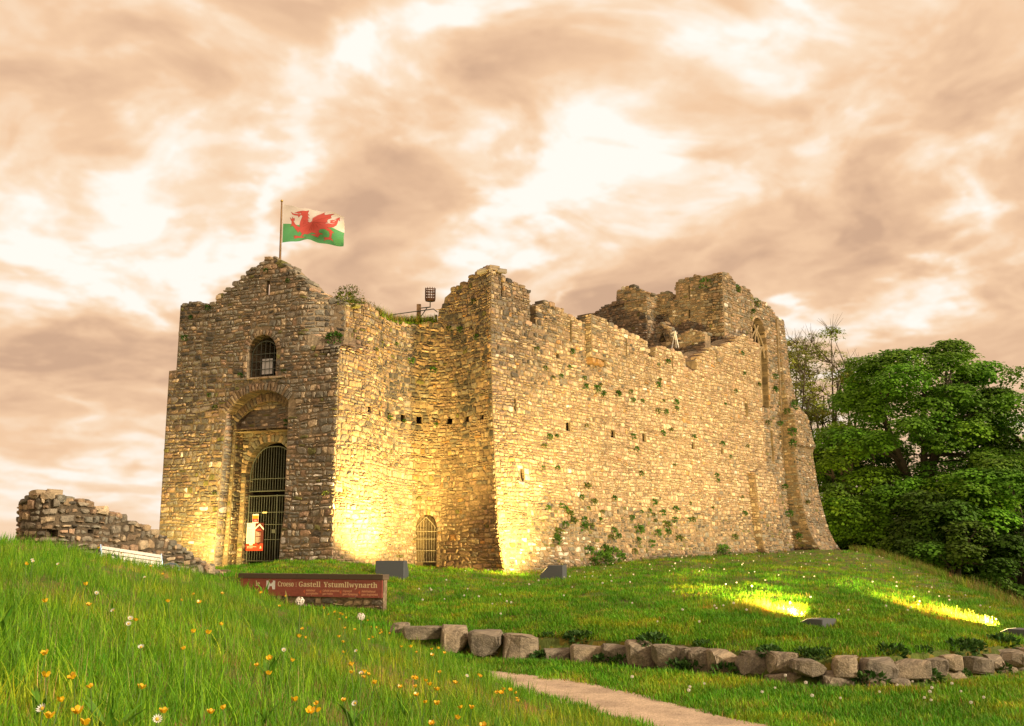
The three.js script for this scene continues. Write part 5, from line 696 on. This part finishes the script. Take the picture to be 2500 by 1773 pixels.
spread('keep_tuft', 'green tuft growing on the stonework of the keep', 'wall plant', 'tufts on the keep', wallBalls, [[26.7, 12.6, 0.1, 1.4], [26.6, 11.8, 0.1, 1.6], [27.2, 10.5, 0.5, 1.6], [26.8, 9.8, 0.2, 1.2], [27.8, 10.9, 0.7, 2], [28.2, 11.2, 0.6, 1.6], [27.3, 9.3, 0.7, 2], [27.3, 8.6, 0.7, 1.8], [25.4, 9.7, 0.1, 1.4], [26.0, 4.5, 0.6, 1.6], [26.2, 3.2, 0.9, 1.5], [27.9, 5.2, 0.95, 1.2], [26.8, 6.1, 0.2, 1.2], [24.2, 16.1, 0.1, 1.3], [23.3, 3.0, 0.9, 1.4]].map(([u, v, w, s]) => [...Pk(u, v, w), s]));
const bush = (seed, r, n, sz, cols) => leafBall(seed, n, r, sz, 0.85, cols), FRESH = [[0.06, 0.15, 0.012], [0.09, 0.2, 0.02], [0.045, 0.11, 0.012]];
function shrub(label, p, r, seed, group, cols = FRESH, n = 260, sz = 0.055, cat = 'shrub') { const t = thing('wall_shrub', label, cat, p, group); part('foliage', bush(seed, r, n, sz, cols), M.grass, t); part('stem', limb([[0, -r * 0.5, 0, 0.02], [0, r * 0.3, 0, 0.012], [r * 0.2, r * 0.7, 0, 0.006]]), M.bark, t); return t; }
shrub('bright green bush in the broken parapet nearest the keep corner', Pk(22.62, 17.15, -0.25), 0.42, 61); shrub('bright green bush in the parapet notch above the tracery window', Pk(24.85, 16.75, -0.2), 0.45, 62); shrub('bright green bush on the keep wall facing the gatehouse', (() => { const K = [KX + 0.643 * 20.8, KZ - 0.766 * 20.8]; return [K[0] - 0.766 * 1.05, 17.25, K[1] - 0.643 * 1.05]; })(), 0.42, 63);
shrub('leafy weed on the broken ledge at the gatehouse corner', Pf(-0.3, 9.95, 0.15), 0.34, 64); shrub('yellow-green weed clump above the gatehouse shoulder', Pf(-0.15, 11.45, -0.3), 0.46, 65, undefined, [[0.13, 0.17, 0.02], [0.10, 0.14, 0.02], [0.17, 0.16, 0.03]]);
shrub('tall seedy weeds on the wall shoulder beside the gable', Pr(0.9, 11.65, -0.45), 0.62, 66, undefined, [[0.12, 0.15, 0.03], [0.2, 0.14, 0.06], [0.09, 0.12, 0.02]], 420, 0.04); shrub('wispy weeds at the start of the wall-top grass', Pr(2.5, 11.45, -0.4), 0.4, 67, undefined, [[0.12, 0.15, 0.03], [0.2, 0.14, 0.06]], 160, 0.03);
shrub('dark leafy bush at the foot of the curtain wall by the floodlight', Pc(5.9, 1.95, 0.35), 0.5, 68, undefined, undefined, 380); shrub('second dark bush at the wall foot, slightly farther along', Pc(6.7, 2.15, 0.35), 0.42, 69, undefined, undefined, 320); shrub('bright green bush low on the curtain wall, right of its middle', Pc(16.5, 2.35, 0.2), 0.42, 70);
// ivy and nettles over the boulder wall
{ const mats = [leafBall(81, 220, 0.36, 0.06, 0.5, [[0.035, 0.10, 0.018], [0.05, 0.13, 0.02], [0.07, 0.16, 0.025]]), leafBall(82, 180, 0.3, 0.05, 0.6, [[0.03, 0.085, 0.012], [0.06, 0.14, 0.02]])], sp = [];
  const R = rng(83); for (const x of [-0.9, -0.2, 0.55, 0.75, 1.3, 1.5, 1.9, 2.15, 2.75, 3.3, 3.45, 3.75, 4.0, 4.3, 4.7, 5.25, 5.4, 5.65, 6.2, 6.9, 7.4, 7.6, 8.4, 8.6, 9.0, 9.4, 9.9]) { const low = R() < 0.35; sp.push([x + (R() - 0.5) * 0.15, frontY(x) + (low ? 0.1 : wallTop(x) + 0.06), -table(wallLine, x) + (low ? 0.2 : -0.12 - R() * 0.3), 0.5 + R() * 0.55]); }
  spread('ivy_clump', 'dark green ivy clump hanging over the boulder wall', 'ivy', 'ivy along the boulder wall', mats, sp); }
// broad plantain leaves in the near grass
{ const leafG = (seed) => { const R = rng(seed), out = []; for (let i = 0; i < 6; i++) { const b = new Buf(), az = R() * 6.28, L = 0.16 + R() * 0.14, w = 0.014 + R() * 0.012, lean = 0.04 + R() * 0.12, c = Math.cos(az), s = Math.sin(az), pt = (t, k, v) => { const o = lean * t * t, ww = w * Math.sin(Math.PI * Math.min(1, t * 0.96 + 0.06)) ** 0.8 * k; return [c * o - s * ww, L * t * (1 - 0.3 * t * lean / L) , s * o + c * ww]; }; for (let j = 0; j < 6; j++) for (const k of [-1, 0]) { const t0 = j / 6, t1 = (j + 1) / 6, f = (t, q) => { const p = pt(t, q); if (q === 0) { p[0] -= c * 0.006; p[2] -= s * 0.006; } return p; }; b.quad(f(t0, k), f(t0, k + 1), f(t1, k + 1), f(t1, k), [0.10 + 0.03 * R(), 0.25 + 0.05 * R(), 0.02]); } out.push(b.geo()); } return out; };
  const protos = [leafG(91), leafG(92), leafG(93)]; [[-0.55, 1.62], [-0.45, 1.66], [-0.62, 1.8], [-0.86, 2.3], [-0.95, 2.15], [-0.5, 2.2], [-0.28, 1.95], [-0.62, 2.7], [-1.5, 3.1], [-0.3, 2.45], [-0.45, 3.0], [-0.2, 2.7], [-0.35, 3.4], [-0.05, 3.6], [0.0, 2.4], [0.05, 2.9], [-0.8, 3.5], [-1.6, 4.2], [-1.1, 3.9], [-0.75, 2.0], [-0.15, 2.2], [-1.25, 2.7]].forEach(([x, d], i) => { const t = thing('plantain', 'broad-leaved plantain plant among the near grass', 'weed', [x, groundY(x, -d), -d], 'plantains on the near bank'); protos[i % 3].forEach((g) => part('leaf', g, M.grass, t)); t.rotation.y = i * 1.3; t.scale.setScalar(0.28 + hash(i, 4) * 0.24); }); }
// buttercups, daisies, dandelion clocks
{ const yl = new THREE.MeshPhysicalMaterial({ color: lin(0.85, 0.52, 0.012), roughness: 0.35, side: THREE.DoubleSide, transmission: 0.2, thickness: 0 }), st = leafMat(0.10, 0.17, 0.03), wh = leafMat(0.75, 0.73, 0.68), R = rng(601);
  const petals = (() => { const b = new Buf(); for (let i = 0; i < 5; i++) { const a = i / 5 * 6.283, pt = (r, y, k) => [Math.cos(a + k) * r, y, Math.sin(a + k) * r]; b.quad(pt(0.001, 0, 0), pt(0.007, 0.003, -0.75), pt(0.0125, 0.012, -0.5), pt(0.0135, 0.015, 0)); b.quad(pt(0.001, 0, 0), pt(0.0135, 0.015, 0), pt(0.0125, 0.012, 0.5), pt(0.007, 0.003, 0.75)); } const g = b.geo(); return g; })();
  const eye = new THREE.SphereGeometry(0.004, 7, 5); eye.translate(0, 0.005, 0);
  const flowers = [[-1.66,4.07],[-1.44,3.3],[-1.44,3.59],[-1.05,2.37],[-0.94,2.16],[-0.83,1.93],[-0.91,2.23],[-1.15,3.21],[-1.36,4.2],[-1.31,4.46],[-1.03,3.41],[-0.94,3.33],[-1.01,3.77],[-0.85,2.77],[-0.79,2.23],[-0.78,2.0],[-0.75,1.86],[-0.71,1.75],[-0.72,1.64],[-0.66,1.5],[-0.62,1.62],[-0.63,1.86],[-0.56,2.0],[-0.55,2.08],[-2.23,4.8],[-3.07,8.2],[-1.53,5.1],[-1.48,4.65],[-1.55,5.54],[-2.18,6.51],[-2.38,6.83],[-2.99,7.45],[-0.73,2.96],[-0.78,3.38],[-0.7,3.04],[-0.71,3.37],[-0.93,4.84],[-0.89,4.3],[-0.98,4.9],[-0.51,2.44],[-0.48,2.01],[-0.4,2.0],[-0.45,2.31],[-0.49,2.55],[-0.46,2.59],[-0.41,2.75],[-0.56,3.54],[-0.52,3.53],[-0.52,3.62],[-0.5,3.72],[-0.49,3.77],[-0.44,3.26],[-0.42,3.46],[-0.39,3.53],[-0.33,3.47],[-0.34,3.86],[-0.32,3.92],[-0.3,4.24],[-0.28,3.7],[-0.26,3.5],[-0.21,3.25],[-0.23,2.91],[-0.26,3.06],[-0.31,2.39],[-0.3,2.17],[-0.25,2.17],[-0.21,2.33],[-0.31,1.96],[-0.36,1.76],[-0.41,1.68],[-0.81,4.94],[-0.82,5.12],[-0.71,4.59],[-1.04,6.54],[-0.95,5.95],[-1.01,6.99],[-0.97,6.99],[-0.92,6.18],[-1.34,7.4],[-1.39,7.77],[-1.29,7.87],[-1.2,7.09],[-1.25,7.28],[-1.06,7.99],[-0.73,5.78],[-0.8,6.45],[-0.78,6.49],[-0.75,5.52],[-0.59,5.67],[-0.52,5.54],[-0.47,5.48],[-0.44,5.56],[-0.44,6.54],[-1.65,7.69],[-1.41,6.28],[-1.79,7.47],[-0.39,6.0],[-0.41,5.67],[-1.13,6.88],[-1.08,6.69],[-0.79,5.93],[-0.84,6.53],[-0.72,6.08],[-0.18,2.12],[-0.34,3.76],[-0.28,3.38],[-0.21,4.25],[-0.18,3.45],[-0.14,3.1],[-0.13,3.22],[-0.09,2.46],[-0.06,2.55],[-0.08,2.97],[-0.07,3.06],[-0.11,2.9],[0.02,3.22],[-0.05,2.83],[0.04,2.85],[0.03,2.65],[0.06,2.6],[0.01,2.5],[-0.09,2.31],[-0.05,4.63],[-0.03,4.49],[-0.02,4.37],[0.01,4.47],[0.02,4.3],[-0.05,4.17],[0.04,4.2],[-0.17,4.67],[-0.14,4.87],[0.24,3.45],[0.25,3.07],[0.21,3.4],[0.33,3.17],[0.18,2.93],[-0.08,4.34]];
  flowers.forEach(([x, d], i) => { const t = thing('buttercup', 'yellow buttercup on a thin stem in the near grass', 'buttercup', [x, groundY(x, -d), -d], 'buttercups on the near bank'), h = 0.11 + (R() - 0.5) * 0.04, lx = (R() - 0.5) * 0.05, lz = (R() - 0.5) * 0.05; part('stem', limb([[0, 0, 0, 0.0016], [lx * 0.4, h * 0.6, lz * 0.4, 0.0013], [lx, h, lz, 0.001]], 4), st, t); const p = part('petals', petals, yl, t); p.position.set(lx, h, lz); p.rotation.set((R() - 0.5) * 1.1, R() * 6, (R() - 0.5) * 1.1); p.scale.setScalar(0.68 * (0.75 + R() * 0.5)); const e = part('stamens', eye, yl, t); e.position.copy(p.position); });
  const head = (() => { const b = new Buf(); for (let i = 0; i < 12; i++) { const a = i / 12 * 6.283, k = 0.2, pt = (r, y, q) => [Math.cos(a + q) * r, y, Math.sin(a + q) * r]; b.quad(pt(0.002, 0.001, 0), pt(0.006, 0.004, -k), pt(0.009, 0.006, 0), pt(0.006, 0.004, k)); } return b.geo(); })(), core2 = new THREE.SphereGeometry(0.003, 6, 4);
  for (const [x, d] of [[-1.55, 3.9], [-1.2, 3.3], [-1.15, 3.15], [-0.78, 3.6], [-0.95, 2.7], [-2.3, 5.0], [-2.35, 5.1], [-2.2, 5.05], [-0.45, 1.62], [-0.75, 1.7], [-1.1, 2.2], [-0.5, 3.5], [-0.4, 2.7], [-1.9, 5.4], [-0.65, 4.4], [-0.6, 1.8], [-0.2, 4.6], [-1.3, 3.42]]) { const t = thing('daisy', 'small white daisy low in the near grass', 'daisy', [x, groundY(x, -d), -d], 'daisies on the near bank'); part('stem', limb([[0, 0, 0, 0.0012], [0.004, 0.12, 0, 0.001]], 4), st, t); const p = part('petals', head, wh, t); p.position.set(0.004, 0.12, 0); p.rotation.set(0.5 + R() * 0.4, 0, (R() - 0.5)); const e = part('eye', core2, yl, t); e.position.set(0.004, 0.122, 0.001); }
  const clock = (() => { const b = new Buf(), q = rng(8); for (let i = 0; i < 60; i++) { const v = new THREE.Vector3(q() - 0.5, q() - 0.5, q() - 0.5).normalize(), e = new THREE.Vector3(q() - 0.5, q() - 0.5, q() - 0.5).cross(v).normalize(), f = e.clone().cross(v), r = 0.022, s = 0.006, P = (a, c) => [v.x * r + e.x * a + f.x * c, v.y * r + e.y * a + f.y * c, v.z * r + e.z * a + f.z * c]; b.quad(P(-s, 0), P(0, -s), P(s, 0), P(0, s)); } return b.geo(); })(), stem = limb([[0, -0.22, 0, 0.003], [0, -0.015, 0, 0.0025]], 4), wm = leafMat(0.72, 0.66, 0.58);
  const spots = [[-1.13, 5.6, 1.1], [-0.86, 6.0, 1.0]]; for (let i = 0; i < 190; i++) { const k = R(); let d, x; if (k < 0.72) { d = 22 + R() * 32; x = 2.2 + R() * (table(ridgeX, d) - 2.5); if (d > table(baseLine, x) - 0.3) continue; } else if (k < 0.85) { d = 24 + R() * 14; x = -3 + R() * 5; if (d > table(baseLine, x) - 0.4) continue; } else { d = 15 + R() * 4; x = 2.2 + (d - 15) * -0.4 + R() * 6; if (onPath(x, d) || d > table(wallLine, x) - 0.5) continue; } spots.push([x, d, 0.8 + R() * 0.5]); }
  spots.forEach(([x, d, s]) => { const t = thing('dandelion_clock', 'white dandelion clock standing out of the grass', 'dandelion', [x, groundY(x, -d) + 0.19 * s, -d], 'dandelion clocks in the grass'); part('seed_head', clock, wm, t); part('stem', stem, st, t); t.scale.setScalar(s); }); }

// ───────── trees ─────────
function spray(seed, n, r, size) { // flat fan of leaves
  const R = rng(seed), b = new Buf(); for (let i = 0; i < n; i++) { const a = R() * 6.283, k = r * Math.sqrt(R()), c = [Math.cos(a) * k, (R() - 0.6) * r * 0.35 - k * 0.12, Math.sin(a) * k], az = a + (R() - 0.5) * 1.5, tl = (R() - 0.5) * 0.9 - 0.25, s = size * (0.65 + R() * 0.7), d = [Math.cos(az) * Math.cos(tl), Math.sin(tl), Math.sin(az) * Math.cos(tl)], e = [-Math.sin(az), (R() - 0.5) * 0.6, Math.cos(az)], f = (u, v) => [0, 1, 2].map((m) => c[m] + d[m] * u + e[m] * v), j = 0.75 + R() * 0.5, col = [j, j, j];
    b.tri(f(0, 0), f(s * 0.7, s * 0.55), f(s * 1.15, 0), col); b.tri(f(0, 0), f(s * 1.15, 0), f(s * 0.7, -s * 0.55), col); }
  return b.geo(); }
const sprays = [spray(701, 14, 0.42, 0.17), spray(702, 12, 0.38, 0.16)];
M.leaf = new THREE.MeshPhysicalMaterial({ vertexColors: true, specularIntensity: 0.3, color: lin(1, 1, 1), roughness: 0.7, side: THREE.DoubleSide, transmission: 0.4, thickness: 0 });
function tree(label, [x, z], h, o) {
  const y0 = groundY(x, z) - 0.3, lift = Math.max(0, table(ridgeY, -z) - 0.42 * Math.max(0, x - table(ridgeX, -z)) - y0), R = rng(o.seed); // the bank falls away: taller stems, crowns at the same level
  h += lift; o = { ...o, cy: o.cy + lift, low: o.low + lift * 0.6, fork: (o.fork ?? h * 0.28) + lift, extra: (o.extra || []).map(([a, b, c]) => [a, b + lift, c]) };
  const t = thing(o.name || 'broadleaf_tree', label, 'tree', [x, y0, z], o.group || 'trees beside the castle mound'), wood = [];
  const ht = o.fork ?? h * 0.28, r0 = o.r ?? 0.35; wood.push(limb([[0, -0.5, 0, r0 * 1.25], [0.1, ht * 0.5, 0, r0], [0.0, ht, 0.1, r0 * 0.85]], 9));
  const clumps = []; for (let i = 0; i < o.clumps; i++) { const v = new THREE.Vector3(R() - 0.5, R() - 0.5, R() - 0.5).normalize(), k = (0.5 + 0.55 * Math.sqrt(R())) * (0.86 + 0.28 * vn(v.x * 3 + 5, v.y * 3 + v.z * 2.3, o.seed)); const c = [v.x * o.rx * k, o.cy + v.y * (v.y > 0 ? h - o.cy : o.cy - o.low) * k * 0.95, v.z * o.rz * k]; clumps.push(c); }
  for (const [cx, cy, cz] of o.extra || []) clumps.push([cx, cy, cz]);
  // limbs: a few leaders, then a branch to each clump
  const leaders = []; for (let i = 0; i < o.leaders; i++) { const a = i / o.leaders * 6.283 + R(), e = [Math.cos(a) * o.rx * 0.45, lerp(ht, h, 0.45 + R() * 0.35), Math.sin(a) * o.rz * 0.45], pts = [[0, ht * 0.9, 0, r0 * 0.6]]; for (let k = 1; k <= 4; k++) { const q = k / 4; pts.push([e[0] * q ** 1.1 + (R() - 0.5) * 0.5, lerp(ht * 0.9, e[1], q ** 0.9), e[2] * q ** 1.1 + (R() - 0.5) * 0.5, r0 * 0.6 * (1 - 0.72 * q)]); } leaders.push(pts); wood.push(limb(pts, 7)); }
  for (const c of clumps) { let best = null, bd = 1e9; for (const L of leaders) for (const p of L) { const d = Math.hypot(p[0] - c[0], (p[1] - c[1]) * 1.2 + 0.6, p[2] - c[2]); if (d < bd && p[1] < c[1] + 0.8) { bd = d; best = p; } } if (best) wood.push(limb([[best[0], best[1], best[2], Math.min(best[3], 0.09)], [lerp(best[0], c[0], 0.5) + (R() - 0.5) * 0.4, lerp(best[1], c[1], 0.45), lerp(best[2], c[2], 0.5) + (R() - 0.5) * 0.4, 0.045], [c[0], c[1], c[2], 0.012]], 5)); }
  if (o.twigs) for (const c of clumps) for (let k = 0; k < o.twigs; k++) { const v = [(R() - 0.5) * 1.8, 0.2 + R() * 1.6, (R() - 0.5) * 1.8]; wood.push(limb([[c[0], c[1], c[2], 0.022], [c[0] + v[0] * 0.5, c[1] + v[1] * 0.55, c[2] + v[2] * 0.5, 0.015], [c[0] + v[0], c[1] + v[1], c[2] + v[2], 0.006]], 4)); }
  part('trunk', mergeGeometries(wood.map((g) => { g.deleteAttribute('uv'); return g; })), M.bark, t);
  const inst = [[], []]; for (const c of clumps) { const cr = o.cr * (0.7 + R() * 0.6), n = Math.round(o.leaves * (0.7 + R() * 0.6)), jj = 0.65 + R() * 0.7, yel = R() * 0.35; for (let i = 0; i < n; i++) { const v = new THREE.Vector3(R() - 0.5, R() - 0.32, R() - 0.5).normalize(), k = cr * (0.5 + 0.5 * Math.sqrt(R())); inst[R() < 0.5 ? 0 : 1].push([c[0] + v.x * k, c[1] + v.y * k * 0.52, c[2] + v.z * k, v, jj * (0.8 + R() * 0.4), yel]); } }
  const cg = new THREE.Group(); cg.name = 'crown'; t.add(cg);
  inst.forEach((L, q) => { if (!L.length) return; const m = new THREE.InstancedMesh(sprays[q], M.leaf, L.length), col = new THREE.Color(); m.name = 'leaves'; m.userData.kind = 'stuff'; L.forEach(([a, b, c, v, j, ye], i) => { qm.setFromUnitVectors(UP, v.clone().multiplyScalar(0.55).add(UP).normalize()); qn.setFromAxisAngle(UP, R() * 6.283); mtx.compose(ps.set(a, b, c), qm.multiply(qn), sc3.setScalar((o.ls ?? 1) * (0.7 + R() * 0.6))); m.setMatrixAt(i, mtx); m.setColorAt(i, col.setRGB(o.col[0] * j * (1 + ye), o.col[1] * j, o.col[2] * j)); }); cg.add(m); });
  return t;
}
const SYC = [0.145, 0.36, 0.018];
tree('large spreading sycamore with a full green crown, the nearest beside the keep', [27, -68], 18, { seed: 801, r: 0.55, fork: 6, leaders: 8, clumps: 135, rx: 6.5, rz: 5.5, cy: 8, low: -1, cr: 1.5, leaves: 78, col: SYC, extra: [[0.5, 16.8, 0], [-1.5, 16.4, 1], [2, 16.2, 1], [-3, 15.4, 0], [3.6, 15, 0.5], [0, 4, 3.5], [1.2, 5.2, 3.2], [-1.2, 5.6, 3.2], [2.4, 4.6, 3], [0.3, 6.8, 3], [1.8, 7.4, 3], [-1.6, 7.6, 3], [-1.8, 3.6, 3.4], [0, 8.6, 2.6], [2.6, 6.2, 3.4]] });
tree('dense low sycamore in front of the largest tree', [29.5, -61], 10.5, { seed: 802, r: 0.3, fork: 2.5, leaders: 6, clumps: 70, rx: 4.2, rz: 3.5, cy: 4.6, low: -0.5, cr: 1.35, leaves: 66, col: [0.15, 0.39, 0.018] });
tree('tall sycamore at the right edge of the picture', [35.6, -66], 18.2, { seed: 803, r: 0.5, fork: 5, leaders: 7, clumps: 160, rx: 6.4, rz: 5, cy: 8, low: 0, cr: 1.5, leaves: 60, col: SYC });
tree('bushy tree just behind the keep buttress', [22.5, -68], 11, { seed: 804, r: 0.3, fork: 2.5, leaders: 6, clumps: 56, rx: 3.6, rz: 3.5, cy: 5, low: 0, cr: 1.3, leaves: 56, col: [0.15, 0.35, 0.018] });
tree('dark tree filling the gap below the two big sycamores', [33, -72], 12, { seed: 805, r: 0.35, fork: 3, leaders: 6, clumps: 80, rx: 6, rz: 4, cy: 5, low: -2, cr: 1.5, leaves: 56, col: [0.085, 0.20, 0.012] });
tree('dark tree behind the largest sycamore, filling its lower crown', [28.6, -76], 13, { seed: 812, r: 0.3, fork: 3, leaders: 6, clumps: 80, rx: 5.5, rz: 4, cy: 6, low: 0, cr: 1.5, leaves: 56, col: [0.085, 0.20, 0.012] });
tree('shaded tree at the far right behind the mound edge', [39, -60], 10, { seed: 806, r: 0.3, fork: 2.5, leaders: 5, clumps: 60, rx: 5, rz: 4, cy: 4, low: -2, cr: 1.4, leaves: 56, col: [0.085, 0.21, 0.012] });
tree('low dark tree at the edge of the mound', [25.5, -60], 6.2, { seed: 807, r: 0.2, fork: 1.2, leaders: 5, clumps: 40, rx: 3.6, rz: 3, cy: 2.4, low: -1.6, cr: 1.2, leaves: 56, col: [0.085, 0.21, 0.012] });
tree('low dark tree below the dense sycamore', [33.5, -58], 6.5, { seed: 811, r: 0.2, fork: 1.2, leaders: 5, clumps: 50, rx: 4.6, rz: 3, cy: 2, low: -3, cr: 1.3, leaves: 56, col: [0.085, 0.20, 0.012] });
for (const [l, x, z, h, sd, n] of [['thin half-bare tree close behind the keep buttress', 20.6, -76, 18.0, 808, 46], ['tall half-bare tree with fine twigs, between keep and sycamore', 23.6, -77, 19.4, 809, 60], ['half-bare tree leaning into the big sycamore', 26, -80, 20, 810, 54]]) tree(l, [x, z], h, { seed: sd, r: 0.26, fork: 5.5, leaders: 7, clumps: n, rx: 3.3, rz: 3, cy: 12.5, low: 5, cr: 1.1, leaves: 22, twigs: 8, col: [0.24, 0.32, 0.04], name: 'sparse_tree', ls: 0.7 });

shade(scene);
renderer.render(scene, camera);
